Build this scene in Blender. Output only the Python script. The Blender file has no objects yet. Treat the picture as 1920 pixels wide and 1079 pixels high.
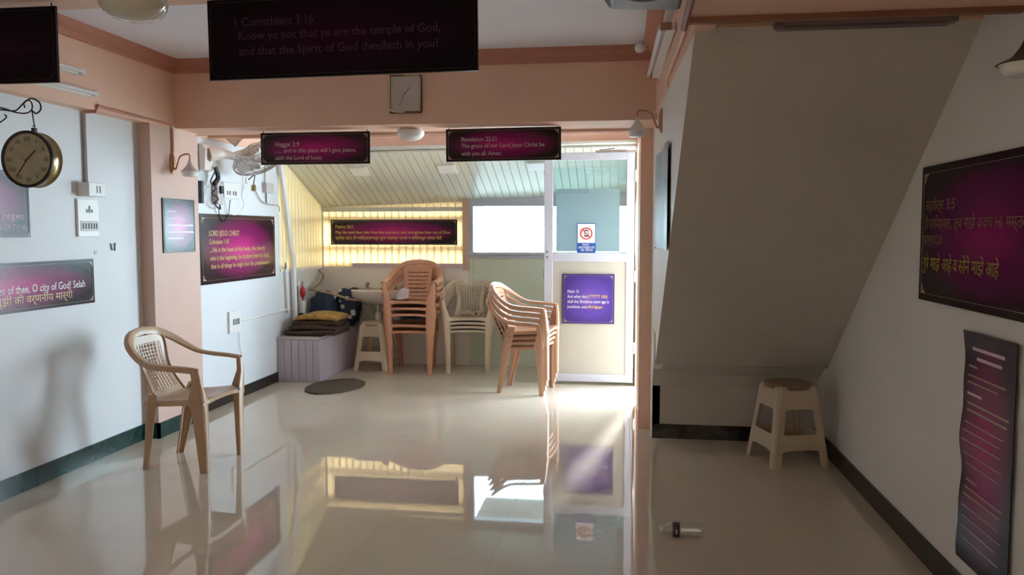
import bpy, bmesh, math, random
from mathutils import Vector, Matrix, Euler
random.seed(4)
PI = math.pi
SC = bpy.context.scene
COL = SC.collection

# ------------------------------------------------------------------ camera, sky, sun, daylight, exposure
cam_d = bpy.data.cameras.new('camera')
cam = bpy.data.objects.new('camera', cam_d)
COL.objects.link(cam)
cam_d.sensor_width = 36.0
cam_d.lens = 1500.0 / 1920.0 * 36.0
cam_d.clip_start = 0.05
cam.location = (0, 0, 1.4)
cam.rotation_euler = (math.radians(90 - 3.985), 0, math.radians(7.913))
SC.camera = cam

W = bpy.data.worlds.new('sky')
SC.world = W
W.use_nodes = True
bgn = W.node_tree.nodes['Background']
bgn.inputs['Color'].default_value = (0.70, 0.86, 1.0, 1)
bgn.inputs['Strength'].default_value = 20.0

sun_d = bpy.data.lights.new('sun', 'SUN')
sun_d.energy = 6.0
sun_d.angle = math.radians(4.0)
sun_d.color = (0.84, 0.91, 1.0)
sun = bpy.data.objects.new('sun', sun_d)
COL.objects.link(sun)
sun_dir = Vector((-0.15, -0.99, -math.tan(math.radians(28)))).normalized()   # travel direction
sun.rotation_euler = sun_dir.to_track_quat('-Z', 'Y').to_euler()

def portal(loc, rot, sx, sy):
    d = bpy.data.lights.new('daylight_portal', 'AREA')
    d.shape = 'RECTANGLE'
    d.size, d.size_y = sx, sy
    d.cycles.is_portal = True
    o = bpy.data.objects.new('daylight_portal', d)
    o.location = loc
    o.rotation_euler = rot
    COL.objects.link(o)
portal((0.25, 6.885, 1.05), (0, math.radians(90), 0), 2.1, 0.77)          # doorway
portal((1.36, -1.7, 1.5), (0, math.radians(90), 0), 0.8, 0.8)          # unseen fill window added behind the camera
portal((-0.75, 8.36, 1.42), (math.radians(-90), 0, 0), 1.62, 0.5)         # back window

SC.view_settings.view_transform = 'Standard'
SC.view_settings.look = 'None'
SC.view_settings.gamma = 1.0
SC.view_settings.use_curve_mapping = False
SC.view_settings.exposure = 0.98
SC.cycles.use_denoising = True
SC.cycles.max_bounces = 14
SC.cycles.diffuse_bounces = 8
SC.cycles.glossy_bounces = 6
SC.cycles.transmission_bounces = 8
SC.cycles.transparent_max_bounces = 16
SC.cycles.sample_clamp_indirect = 8.0
SC.cycles.caustics_reflective = True
SC.cycles.caustics_refractive = False

# ------------------------------------------------------------------ materials
MAT = {}
def mat(name, col, rough=0.5, metal=0.0, spec=0.5, coat=0.0, noise=0.0, nscale=6.0, bump=0.0, bscale=60.0, trans=0.0):
    if name in MAT:
        return MAT[name]
    m = bpy.data.materials.new(name)
    m.use_nodes = True
    nt = m.node_tree
    b = nt.nodes['Principled BSDF']
    b.inputs['Base Color'].default_value = (*col, 1)
    b.inputs['Roughness'].default_value = rough
    b.inputs['Metallic'].default_value = metal
    b.inputs['Specular IOR Level'].default_value = spec
    b.inputs['Coat Weight'].default_value = coat
    b.inputs['Coat Roughness'].default_value = 0.08
    b.inputs['Transmission Weight'].default_value = trans
    if noise > 0 or bump > 0:
        tc = nt.nodes.new('ShaderNodeTexCoord')
        if noise > 0:
            n = nt.nodes.new('ShaderNodeTexNoise')
            n.inputs['Scale'].default_value = nscale
            n.inputs['Detail'].default_value = 5
            nt.links.new(tc.outputs['Object'], n.inputs['Vector'])
            r = nt.nodes.new('ShaderNodeMapRange')
            r.inputs['From Min'].default_value = 0.3
            r.inputs['From Max'].default_value = 0.7
            r.inputs['To Min'].default_value = 1 - noise
            r.inputs['To Max'].default_value = 1 + noise * 0.5
            nt.links.new(n.outputs['Fac'], r.inputs['Value'])
            mx = nt.nodes.new('ShaderNodeVectorMath')
            mx.operation = 'SCALE'
            mx.inputs[0].default_value = col
            nt.links.new(r.outputs['Result'], mx.inputs['Scale'])
            nt.links.new(mx.outputs['Vector'], b.inputs['Base Color'])
        if bump > 0:
            n2 = nt.nodes.new('ShaderNodeTexNoise')
            n2.inputs['Scale'].default_value = bscale
            nt.links.new(tc.outputs['Object'], n2.inputs['Vector'])
            bp = nt.nodes.new('ShaderNodeBump')
            bp.inputs['Strength'].default_value = bump
            bp.inputs['Distance'].default_value = 0.003
            nt.links.new(n2.outputs['Fac'], bp.inputs['Height'])
            nt.links.new(bp.outputs['Normal'], b.inputs['Normal'])
    MAT[name] = m
    return m

def mat_floor():
    m = bpy.data.materials.new('polished_floor_tile')
    m.use_nodes = True
    nt = m.node_tree
    b = nt.nodes['Principled BSDF']
    tc = nt.nodes.new('ShaderNodeTexCoord')
    mp = nt.nodes.new('ShaderNodeMapping')
    mp.inputs['Location'].default_value = (0.545, -0.27, 0)
    nt.links.new(tc.outputs['Object'], mp.inputs['Vector'])
    br = nt.nodes.new('ShaderNodeTexBrick')
    br.offset = 0.0
    br.inputs['Scale'].default_value = 1.0
    br.inputs['Brick Width'].default_value = 0.6
    br.inputs['Row Height'].default_value = 0.6
    br.inputs['Mortar Size'].default_value = 0.0019
    br.inputs['Mortar Smooth'].default_value = 0.1
    br.inputs['Bias'].default_value = 0
    br.inputs['Color1'].default_value = (0.64, 0.555, 0.445, 1)
    br.inputs['Color2'].default_value = (0.62, 0.535, 0.425, 1)
    br.inputs['Mortar'].default_value = (0.36, 0.30, 0.22, 1)
    nt.links.new(mp.outputs['Vector'], br.inputs['Vector'])
    n = nt.nodes.new('ShaderNodeTexNoise')
    n.inputs['Scale'].default_value = 3.0
    n.inputs['Detail'].default_value = 6
    nt.links.new(tc.outputs['Object'], n.inputs['Vector'])
    mx = nt.nodes.new('ShaderNodeMix')
    mx.data_type = 'RGBA'
    mx.blend_type = 'MULTIPLY'
    mx.inputs['Factor'].default_value = 0.12
    nt.links.new(br.outputs['Color'], mx.inputs['A'])
    nt.links.new(n.outputs['Color'], mx.inputs['B'])
    nt.links.new(mx.outputs['Result'], b.inputs['Base Color'])
    b.inputs['Roughness'].default_value = 0.07
    b.inputs['IOR'].default_value = 1.62
    mr = nt.nodes.new('ShaderNodeMapRange')
    mr.inputs['To Min'].default_value = 0.028
    mr.inputs['To Max'].default_value = 0.5
    nt.links.new(br.outputs['Fac'], mr.inputs['Value'])
    nt.links.new(mr.outputs['Result'], b.inputs['Roughness'])
    return m

def mat_skirting():
    m = mat('skirting_marble', (0.018, 0.03, 0.028), 0.15)
    nt = m.node_tree
    b = nt.nodes['Principled BSDF']
    tc = nt.nodes.new('ShaderNodeTexCoord')
    n = nt.nodes.new('ShaderNodeTexNoise')
    n.inputs['Scale'].default_value = 9
    n.inputs['Detail'].default_value = 8
    n.inputs['Distortion'].default_value = 1.5
    nt.links.new(tc.outputs['Object'], n.inputs['Vector'])
    r = nt.nodes.new('ShaderNodeValToRGB')
    r.color_ramp.elements[0].color = (0.003, 0.015, 0.013, 1)
    r.color_ramp.elements[1].color = (0.016, 0.065, 0.058, 1)
    nt.links.new(n.outputs['Fac'], r.inputs['Fac'])
    nt.links.new(r.outputs['Color'], b.inputs['Base Color'])
    return m

def mat_print(name, c0, c1, c2, rough=0.22, scale=(1.9, 1.9), inner=0.0):
    """printed board: bright centre of the printed design, darker towards the margins (as printed)"""
    m = bpy.data.materials.new(name)
    m.use_nodes = True
    nt = m.node_tree
    b = nt.nodes['Principled BSDF']
    tc = nt.nodes.new('ShaderNodeTexCoord')
    mp = nt.nodes.new('ShaderNodeMapping')
    mp.inputs['Location'].default_value = (-0.5 * scale[0], 0, -0.5 * scale[1])
    mp.inputs['Scale'].default_value = (scale[0], 0, scale[1])
    nt.links.new(tc.outputs['Generated'], mp.inputs['Vector'])
    ln = nt.nodes.new('ShaderNodeVectorMath')
    ln.operation = 'LENGTH'
    nt.links.new(mp.outputs['Vector'], ln.inputs[0])
    r = nt.nodes.new('ShaderNodeValToRGB')
    r.color_ramp.interpolation = 'EASE'
    e = r.color_ramp.elements
    e[0].position, e[0].color = 0.05, (*c0, 1)
    e[1].position, e[1].color = 1.0, (*c2, 1)
    k = e.new(0.58)
    k.color = (*c1, 1)
    nt.links.new(ln.outputs['Value'], r.inputs['Fac'])
    nt.links.new(r.outputs['Color'], b.inputs['Base Color'])
    b.inputs['Roughness'].default_value = rough
    b.inputs['Coat Weight'].default_value = 0.0
    MAT[name] = m
    return m

def mat_translucent(name, col, tcol, fac, rough=0.25):
    m = bpy.data.materials.new(name)
    m.use_nodes = True
    nt = m.node_tree
    b = nt.nodes['Principled BSDF']
    b.inputs['Base Color'].default_value = (*col, 1)
    b.inputs['Roughness'].default_value = rough
    t = nt.nodes.new('ShaderNodeBsdfTranslucent')
    t.inputs['Color'].default_value = (*tcol, 1)
    mx = nt.nodes.new('ShaderNodeMixShader')
    mx.inputs['Fac'].default_value = fac
    nt.links.new(b.outputs['BSDF'], mx.inputs[1])
    nt.links.new(t.outputs['BSDF'], mx.inputs[2])
    nt.links.new(mx.outputs['Shader'], nt.nodes['Material Output'].inputs['Surface'])
    MAT[name] = m
    return m

def mat_pane(name, tint, gloss=0.08):
    m = bpy.data.materials.new(name)
    m.use_nodes = True
    nt = m.node_tree
    nt.nodes.remove(nt.nodes['Principled BSDF'])
    t = nt.nodes.new('ShaderNodeBsdfTransparent')
    t.inputs['Color'].default_value = (*tint, 1)
    g = nt.nodes.new('ShaderNodeBsdfGlossy')
    g.inputs['Roughness'].default_value = 0.02
    mx = nt.nodes.new('ShaderNodeMixShader')
    mx.inputs['Fac'].default_value = gloss
    nt.links.new(t.outputs['BSDF'], mx.inputs[1])
    nt.links.new(g.outputs['BSDF'], mx.inputs[2])
    nt.links.new(mx.outputs['Shader'], nt.nodes['Material Output'].inputs['Surface'])
    MAT[name] = m
    return m

M_WHITE = mat('white_wall_paint', (0.80, 0.79, 0.76), 0.55, noise=0.03, nscale=2.5, bump=0.05)
M_BACKW = mat('cream_wall_paint', (0.86, 0.82, 0.75), 0.55, noise=0.04, nscale=3)
M_PEACH = mat('peach_wall_paint', (0.80, 0.525, 0.39), 0.5, noise=0.05, nscale=3, bump=0.05)
M_CORN = mat('terracotta_cornice_paint', (0.52, 0.235, 0.16), 0.5, noise=0.05)
M_CEIL = mat('white_ceiling_paint', (0.85, 0.87, 0.96), 0.6)
M_BROWN = mat('brown_paint', (0.26, 0.11, 0.065), 0.5)
M_FLOOR = mat_floor()
M_SKIRT = mat_skirting()
M_SKIRTD = mat('black_skirting', (.018, .014, .012), .2, noise=.4, nscale=9)
M_PVC = mat('white_pvc_cladding', (0.64, 0.655, 0.58), 0.22)
M_PVCT = mat_translucent('cream_pvc_cladding', (0.80, 0.70, 0.48), (0.95, 0.80, 0.56), 0.31)
M_PVCS = mat_translucent('cream_pvc_side_cladding', (0.82, 0.76, 0.58), (0.95, 0.82, 0.55), 0.14)
M_ALU = mat('white_aluminium', (0.54, 0.56, 0.63), 0.35)
M_GREENP = mat('pale_green_board', (0.66, 0.70, 0.55), 0.4)
M_DOORP = mat('cream_door_board', (0.48, 0.465, 0.40), 0.4, noise=0.03)
M_GLASS = mat_pane('window_glass', (0.70, 0.76, 0.75), 0.06)
M_DGLASS = mat_pane('door_glass', (0.86, 0.95, 0.93), 0.10)
M_FILM = mat_translucent('frosted_film', (0.62, 0.66, 0.74), (0.66, 0.70, 0.80), 0.35, 0.3)
M_STEEL = mat('steel', (0.6, 0.6, 0.6), 0.25, 1.0)
M_CONCRETE = mat('outdoor_concrete', (0.22, 0.21, 0.20), 0.8, noise=0.2)
M_BLACK = mat('black_plastic', (0.012, 0.012, 0.013), 0.4)
M_WIRE = mat('dark_wire', (0.03, 0.03, 0.032), 0.5)
M_WPLAST = mat('white_plastic', (0.78, 0.78, 0.76), 0.35)
M_LILAC = mat('lilac_pvc', (0.50, 0.45, 0.50), 0.35)
M_BRASS = mat('aged_brass', (0.42, 0.34, 0.18), 0.28, 1.0, noise=0.3, nscale=14)
M_COPPER = mat('copper_bronze', (0.50, 0.27, 0.15), 0.3, 1.0)
M_CREAMCH = mat('cream_chair_plastic', (0.66, 0.55, 0.40), 0.34)
M_BEIGECH = mat('beige_chair_plastic', (0.50, 0.34, 0.215), 0.3)
M_BROWNCH = mat('brown_chair_plastic', (0.62, 0.32, 0.195), 0.36)
M_PINKCH = mat('tan_chair_plastic', (0.54, 0.315, 0.20), 0.34)
M_STOOL = mat('stool_plastic', (0.60, 0.49, 0.36), 0.4)
M_STOOLTOP = mat('worn_stool_top', (0.34, 0.23, 0.15), 0.45, noise=0.2)
M_GOLD = mat('gold_print', (0.62, 0.43, 0.16), 0.35)
M_YELLOW = mat('yellow_print', (0.80, 0.55, 0.10), 0.4)
M_PINKTXT = mat('pale_pink_print', (0.72, 0.52, 0.62), 0.4)
M_WHITETXT = mat('white_print', (0.82, 0.82, 0.82), 0.4)
M_OCHTXT = mat('dull_ochre_print', (.26, .13, .06), .5)
M_OLIVETXT = mat('olive_yellow_print', (.40, .29, .03), .5)
M_DIMTXT = mat('shade_dimmed_lettering', (0.055, 0.016, 0.05), 0.5)  # lettering dimmed in colour along with the backlit near banners
M_BORDER = mat('gold_frame_print', (0.40, 0.29, 0.20), 0.35)
M_PRINT = mat_print('magenta_print', (0.50, 0.012, 0.20), (0.19, 0.006, 0.09), (0.020, 0.008, 0.012))
M_PRINTD = mat_print('shade_darkened_banner_print', (0.022, 0.002, 0.018), (0.013, 0.002, 0.012), (0.006, 0.002, 0.006), rough=0.7)  # banner print darkened in colour to carry its backlit shade
M_PRINT.node_tree.nodes['Principled BSDF'].inputs['Specular IOR Level'].default_value = 0.35
M_PRINTR = mat_print('deep_magenta_print', (0.30, 0.0, 0.13), (0.11, 0.0, 0.07), (0.014, 0.006, 0.008))
M_PRINTR.node_tree.nodes['Principled BSDF'].inputs['Specular IOR Level'].default_value = 0.12
M_PRINTN = mat_print('notice_print', (.42, .0, .16), (.20, .01, .10), (.02, .008, .03), rough=.3)
M_PRINTN.node_tree.nodes['Principled BSDF'].inputs['Specular IOR Level'].default_value = 0.25
M_PRINTD.node_tree.nodes['Principled BSDF'].inputs['Specular IOR Level'].default_value = 0.12
M_PRINTB = mat_print('violet_blue_print', (0.16, 0.09, 0.42), (0.10, 0.055, 0.33), (0.06, 0.035, 0.22), rough=0.3)
M_PRINTV = mat_print('glossy_violet_print', (0.26, 0.10, 0.13), (0.16, 0.10, 0.14), (0.12, 0.11, 0.16), rough=0.4)
M_DARKEDGE = mat('dark_board_edge', (0.025, 0.016, 0.016), 0.3)
M_SHADE = mat('lamp_shade_acrylic', (0.72, 0.66, 0.62), 0.3)
M_DOME = mat('frosted_dome', (0.80, 0.80, 0.80), 0.2)

# ------------------------------------------------------------------ mesh helpers
def bm_new():
    return bmesh.new()

def box(bm, x0, x1, y0, y1, z0, z1):
    v = [bm.verts.new(p) for p in ((x0, y0, z0), (x1, y0, z0), (x1, y1, z0), (x0, y1, z0),
                                   (x0, y0, z1), (x1, y0, z1), (x1, y1, z1), (x0, y1, z1))]
    for f in ((3, 2, 1, 0), (4, 5, 6, 7), (0, 1, 5, 4), (1, 2, 6, 5), (2, 3, 7, 6), (3, 0, 4, 7)):
        bm.faces.new([v[i] for i in f])
    return v

def boxm(bm, size, mtx):
    sx, sy, sz = size[0] / 2, size[1] / 2, size[2] / 2
    vs = box(bm, -sx, sx, -sy, sy, -sz, sz)
    for v in vs:
        v.co = mtx @ v.co
    return vs

def bar(bm, p, q, w, h, up=(0, 0, 1)):
    """square bar from p to q"""
    p, q = Vector(p), Vector(q)
    d = q - p
    x = d.normalized()
    u = Vector(up)
    if abs(x.dot(u)) > 0.98:
        u = Vector((0, 1, 0))
    y = u.cross(x).normalized()
    z = x.cross(y)
    m = Matrix((x, y, z)).transposed().to_4x4()
    m.translation = (p + q) / 2
    boxm(bm, (d.length, w, h), m)

def prism(bm, poly, axis, a, b):
    """extrude polygon (2D) along axis index between a and b; poly coords are the other two axes in order"""
    def p3(u, v, t):
        c = [0, 0, 0]
        o = [i for i in range(3) if i != axis]
        c[o[0]], c[o[1]], c[axis] = u, v, t
        return c
    A = [bm.verts.new(p3(u, v, a)) for u, v in poly]
    B = [bm.verts.new(p3(u, v, b)) for u, v in poly]
    n = len(poly)
    bm.faces.new(A)
    bm.faces.new(B[::-1])
    for i in range(n):
        j = (i + 1) % n
        bm.faces.new((A[i], B[i], B[j], A[j]))

def catmull(pts, n):
    pts = [Vector(p) for p in pts]
    out = []
    P = [2 * pts[0] - pts[1]] + pts + [2 * pts[-1] - pts[-2]]
    for i in range(1, len(P) - 2):
        for k in range(n):
            t = k / n
            a, b, c, d = P[i - 1], P[i], P[i + 1], P[i + 2]
            out.append(0.5 * ((2 * b) + (c - a) * t + (2 * a - 5 * b + 4 * c - d) * t * t + (3 * b - a - 3 * c + d) * t ** 3))
    out.append(pts[-1])
    return out

def tube(bm, pts, r, n=8, smooth=0):
    pts = [Vector(p) for p in pts]
    if smooth:
        pts = catmull(pts, smooth)
    rr = r if isinstance(r, (list, tuple)) else [r] * len(pts)
    rings = []
    prev = None
    for i, p in enumerate(pts):
        t = (pts[min(i + 1, len(pts) - 1)] - pts[max(i - 1, 0)])
        if t.length < 1e-9:
            t = Vector((0, 0, 1))
        t.normalize()
        if prev is None:
            u = Vector((0, 0, 1)) if abs(t.z) < 0.9 else Vector((1, 0, 0))
            u = (u - t * u.dot(t)).normalized()
        else:
            u = (prev - t * prev.dot(t))
            u = u.normalized() if u.length > 1e-6 else t.orthogonal().normalized()
        prev = u
        w = t.cross(u)
        rings.append([bm.verts.new(p + (u * math.cos(2 * PI * k / n) + w * math.sin(2 * PI * k / n)) * rr[i]) for k in range(n)])
    for a, b in zip(rings[:-1], rings[1:]):
        for k in range(n):
            bm.faces.new((a[k], a[(k + 1) % n], b[(k + 1) % n], b[k]))
    bm.faces.new(rings[0][::-1])
    bm.faces.new(rings[-1])

def lathe(bm, prof, n=32, mtx=None, cap=True):
    """revolve (r, z) profile round z"""
    mtx = mtx or Matrix()
    rings = []
    for r, z in prof:
        rings.append([bm.verts.new(mtx @ Vector((max(r, 1e-4) * math.cos(2 * PI * k / n), max(r, 1e-4) * math.sin(2 * PI * k / n), z))) for k in range(n)])
    for a, b in zip(rings[:-1], rings[1:]):
        for k in range(n):
            bm.faces.new((a[k], a[(k + 1) % n], b[(k + 1) % n], b[k]))
    if cap:
        bm.faces.new(rings[0][::-1])
        bm.faces.new(rings[-1])

def shell(bm, G, t):
    """thick shell from a grid of points G[i][j], thickness t along the surface normal"""
    ni, nj = len(G), len(G[0])
    N = [[None] * nj for _ in range(ni)]
    for i in range(ni):
        for j in range(nj):
            du = G[min(i + 1, ni - 1)][j] - G[max(i - 1, 0)][j]
            dv = G[i][min(j + 1, nj - 1)] - G[i][max(j - 1, 0)]
            c = du.cross(dv)
            N[i][j] = c.normalized() if c.length > 1e-12 else Vector((0, 0, 1))
    A = [[bm.verts.new(G[i][j] + N[i][j] * t / 2) for j in range(nj)] for i in range(ni)]
    B = [[bm.verts.new(G[i][j] - N[i][j] * t / 2) for j in range(nj)] for i in range(ni)]
    for i in range(ni - 1):
        for j in range(nj - 1):
            bm.faces.new((A[i][j], A[i + 1][j], A[i + 1][j + 1], A[i][j + 1]))
            bm.faces.new((B[i][j], B[i][j + 1], B[i + 1][j + 1], B[i + 1][j]))
    for i in range(ni - 1):
        bm.faces.new((A[i][0], B[i][0], B[i + 1][0], A[i + 1][0]))
        bm.faces.new((A[i][-1], A[i + 1][-1], B[i + 1][-1], B[i][-1]))
    for j in range(nj - 1):
        bm.faces.new((A[0][j], A[0][j + 1], B[0][j + 1], B[0][j]))
        bm.faces.new((A[-1][j], B[-1][j], B[-1][j + 1], A[-1][j + 1]))

def obj(name, bm, m, parent=None, smooth=False, bevel=0.0, loc=None, rot=None):
    bmesh.ops.recalc_face_normals(bm, faces=bm.faces)
    me = bpy.data.meshes.new(name)
    bm.to_mesh(me)
    bm.free()
    me.materials.append(m)
    if smooth:
        for p in me.polygons:
            p.use_smooth = True
        try:
            me.set_sharp_from_angle(angle=math.radians(50))
        except Exception:
            pass
    o = bpy.data.objects.new(name, me)
    COL.objects.link(o)
    if parent is not None:
        o.parent = parent
    if loc is not None:
        o.location = loc
    if rot is not None:
        o.rotation_euler = rot
    if bevel > 0:
        md = o.modifiers.new('bevel', 'BEVEL')
        md.width = bevel
        md.segments = 2
        md.limit_method = 'ANGLE'
        md.angle_limit = math.radians(40)
    return o

def tag(o, label, cat, group=None):
    o['label'] = label
    o['category'] = cat
    if group:
        o['group'] = group
    return o

def thing(name, label, cat, loc=(0, 0, 0), rotz=0.0, group=None):
    o = bpy.data.objects.new(name, None)
    COL.objects.link(o)
    o.empty_display_size = 0.1
    o.location = loc
    o.rotation_euler = (0, 0, rotz)
    return tag(o, label, cat, group)

def struct(name, bm, m, parent=None, bevel=0.0):
    o = obj(name, bm, m, parent, bevel=bevel)
    if parent is None:
        o['kind'] = 'structure'
    return o

def dup(root, loc, rot, label, group=None):
    r = root.copy()
    COL.objects.link(r)
    r.location = loc
    r.rotation_euler = rot
    r['label'] = label
    if group:
        r['group'] = group
    for ch in list(root.children):
        c = ch.copy()
        COL.objects.link(c)
        c.parent = r
        for g in list(ch.children):
            d = g.copy()
            COL.objects.link(d)
            d.parent = c
    return r

def text_mesh(name, s, size, m, parent, loc, rot=(PI / 2, 0, 0), bold=0.0, depth=0.0006, width=None, align='LEFT', height=None):
    """lettering: text laid out upright, facing -y of its parent, as one mesh"""
    cu = bpy.data.curves.new(name, 'FONT')
    cu.body = s
    cu.size = size
    cu.extrude = depth
    cu.offset = bold
    cu.resolution_u = 2
    cu.align_x = align
    tmp = bpy.data.objects.new('tmp', cu)
    COL.objects.link(tmp)
    dg = bpy.context.evaluated_depsgraph_get()
    me = bpy.data.meshes.new_from_object(tmp.evaluated_get(dg))
    bpy.data.objects.remove(tmp)
    bpy.data.curves.remove(cu)
    me.name = name
    if len(me.vertices) == 0:
        return None
    if width:
        x0 = min(v.co.x for v in me.vertices)
        x1 = max(v.co.x for v in me.vertices)
        k = width / max(x1 - x0, 1e-6)
        for v in me.vertices:
            v.co.x *= k
    me.materials.clear()
    me.materials.append(m)
    o = bpy.data.objects.new(name, me)
    COL.objects.link(o)
    o.parent = parent
    o.location = loc
    o.rotation_euler = rot
    return o

# ------------------------------------------------------------------ the room
XL, XR = -3.2, 1.28            # left and right wall
YB, YF = 8.25, -2.6            # back wall, wall behind the camera
ZC = 2.588                     # ceiling
ZB = 2.12                      # underside of the beams
PIX = -3.11                    # face of left pilaster and left beam
XD = 0.115                     # wall of the back area on the right (doorway)

def sx(y):                     # side of the stair: slightly out of square
    return 0.262 - 0.0244 * (y - 3.15)
def sz(y):                     # soffit under the stair
    return 0.547 + 0.79 * (5.207 - y)

bm = bm_new(); box(bm, XL - .2, XR + .2, YF - .2, YB + .1, -0.12, 0); struct('floor', bm, M_FLOOR)
bm = bm_new(); box(bm, -14, .24, -6, 26, -0.30, -0.14); struct('ground', bm, M_CONCRETE)
bm = bm_new(); box(bm, .24, 16, -6, 26, -0.30, -0.14); struct('yard_paving', bm, mat('pale_paving', (.72, .70, .66), .8, noise=.1))
bm = bm_new(); box(bm, XL - .2, XR + .2, YF - .2, 7.32, ZC, ZC + .15); struct('ceiling', bm, M_CEIL)

bm = bm_new()
box(bm, XL - .15, XL, YF - .1, 7.15, 0, ZC)
box(bm, XL - .15, XL, 7.15, YB + .02, 0, 1.04)
struct('wall_left', bm, mat('cool_white_paint', (0.69, 0.73, 0.755), 0.5, noise=0.02, nscale=2.5, bump=0.05))
bm = bm_new()
box(bm, XR, XR + .15, -1.3, 5.6, 0, ZC)
box(bm, XR, XR + .15, YF - .1, -2.1, 0, ZC)
box(bm, XR, XR + .15, -2.1, -1.3, 0, 1.1)
box(bm, XR, XR + .15, -2.1, -1.3, 1.9, ZC)
struct('wall_right', bm, M_WHITE)
bm = bm_new()
box(bm, XR + .05, XR + .10, -2.1, -2.06, 1.1, 1.9); box(bm, XR + .05, XR + .10, -1.34, -1.3, 1.1, 1.9)
box(bm, XR + .05, XR + .10, -2.06, -1.34, 1.1, 1.14); box(bm, XR + .05, XR + .10, -2.06, -1.34, 1.86, 1.9)
fill_win = struct('added_fill_window', bm, M_ALU)  # window added out of view as fill for beams and stair corner
bm = bm_new(); box(bm, XR + .072, XR + .076, -2.06, -1.34, 1.14, 1.86); obj('window_pane', bm, mat_pane('fill_warming_glass', (1.0, .80, .62), .05), fill_win)  # pane tinted to warm the added fill light
bm = bm_new(); box(bm, XL - .15, XR + .15, YF - .15, YF, 0, ZC); struct('wall_front', bm, M_WHITE)

# left beam (peach), pilaster, cross beams
bm = bm_new(); box(bm, XL, PIX, YF, 5.4, ZB, ZC); struct('ceiling_beam', bm, M_PEACH)
bm = bm_new(); box(bm, XL - .004, PIX, 4.97, 5.56, 0, ZB); struct('wall_pilaster', bm, mat('faded_pink_paint', (0.62, 0.43, 0.355), 0.5, noise=0.05, nscale=3, bump=0.05))
bm = bm_new(); box(bm, XL, 0.24, 5.28, 5.72, ZB, ZC); struct('ceiling_beam', bm, M_PEACH)
bm = bm_new(); box(bm, PIX, 0.20, 2.35, 2.87, 2.25, ZC); struct('ceiling_beam', bm, M_PEACH)
bm = bm_new(); box(bm, 0.20, XR, 2.30, 2.86, 2.13, ZC); struct('ceiling_beam', bm, M_PEACH)
bm = bm_new(); box(bm, XL, XL + .012, 5.56, 7.15, 2.12, ZC); struct('wall_left_band', bm, M_PEACH)

# cornices
def cornice(y0, y1):
    bm = bm_new()
    prism(bm, [(PIX, ZC), (PIX + .055, ZC), (PIX + .05, ZC - .035), (PIX + .018, ZC - .055), (PIX + .014, ZC - .088), (PIX, ZC - .092)], 1, y0, y1)
    return bm
struct('trim_1', cornice(2.87, 5.28), M_CORN)
bm = bm_new()
prism(bm, [(5.28, ZC), (5.225, ZC), (5.23, ZC - .035), (5.262, ZC - .055), (5.266, ZC - .088), (5.28, ZC - .092)], 0, PIX, 0.215)
struct('trim_2', bm, M_CORN)
bm = bm_new()
prism(bm, [(0.215, ZC), (0.115, ZC), (0.12, ZC - .035), (0.17, ZC - .055), (0.19, ZC - .088), (0.215, ZC - .092)], 1, 2.87, 5.28)
struct('trim_3', bm, M_CORN)

# stair: white side wall above the sloping soffit, peach band above it
bm = bm_new()
pts = []
for y in (5.69, 5.12, 3.15):
    pts.append(y)
def skew(poly, t):
    """vertical wall polygon in (y, z), following the side of the stair, thickness t to the right"""
    bm = bm_new()
    A = [bm.verts.new((sx(y), y, z)) for y, z in poly]
    B = [bm.verts.new((sx(y) + t, y, z)) for y, z in poly]
    n = len(poly)
    bm.faces.new(A); bm.faces.new(B[::-1])
    for i in range(n):
        j = (i + 1) % n
        bm.faces.new((A[i], B[i], B[j], A[j]))
    return bm
struct('wall_stair_side', skew([(5.70, 0), (5.45, 0), (5.45, .547 - .1), (5.207, .547), (3.166, 2.159), (5.70, 2.16)], .05), M_WHITE)
bm = skew([(5.70, 2.16), (2.86, 2.16), (2.86, ZC), (5.70, ZC)], .08)
for v in bm.verts:
    v.co.x -= 0.012
struct('wall_stair_band', bm, M_PEACH)
# soffit slab (under the flight), its foot wall and the peach head above it
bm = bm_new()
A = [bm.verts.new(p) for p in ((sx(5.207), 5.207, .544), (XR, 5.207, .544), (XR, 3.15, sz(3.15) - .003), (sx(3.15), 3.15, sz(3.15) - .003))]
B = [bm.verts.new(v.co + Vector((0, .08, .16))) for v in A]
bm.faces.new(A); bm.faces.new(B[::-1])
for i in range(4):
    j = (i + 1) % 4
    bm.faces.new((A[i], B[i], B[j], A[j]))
struct('stair_soffit', bm, mat('shade_darkened_plaster', (0.57, 0.535, 0.49), 0.6, noise=0.05, nscale=2))  # wall plaster darkened in colour to stand in for under-stair shade
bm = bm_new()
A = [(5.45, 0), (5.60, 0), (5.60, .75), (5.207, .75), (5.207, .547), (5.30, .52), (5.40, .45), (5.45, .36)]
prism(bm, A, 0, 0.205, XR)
struct('wall_alcove', bm, mat('shade_darkened_plaster', (0.57, 0.535, 0.49), 0.6))
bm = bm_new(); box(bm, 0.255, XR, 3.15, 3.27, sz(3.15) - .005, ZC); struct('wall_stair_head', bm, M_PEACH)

# casings along the beam edges
bm = bm_new()
box(bm, 0.2, XR, 2.842, 2.874, 2.112, 2.142)
struct('trim_4', bm, M_BROWN)
bm = bm_new()
tube(bm, [(0.2, 2.87, 2.10), (0.2, 2.6, 2.112), (0.2, 2.35, 2.112)], .012, 6)
struct('trim_5', bm, M_BROWN)
bm = bm_new()
box(bm, XL + .1, 0.2, 5.70, 5.735, ZB - .018, ZB + .012)
struct('trim_6', bm, M_PEACH)
bm = bm_new()
box(bm, XL + .35, 0.1, 5.737, 5.747, ZB - .02, ZB - .008)
struct('trim_7', bm, M_BROWN)

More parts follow.
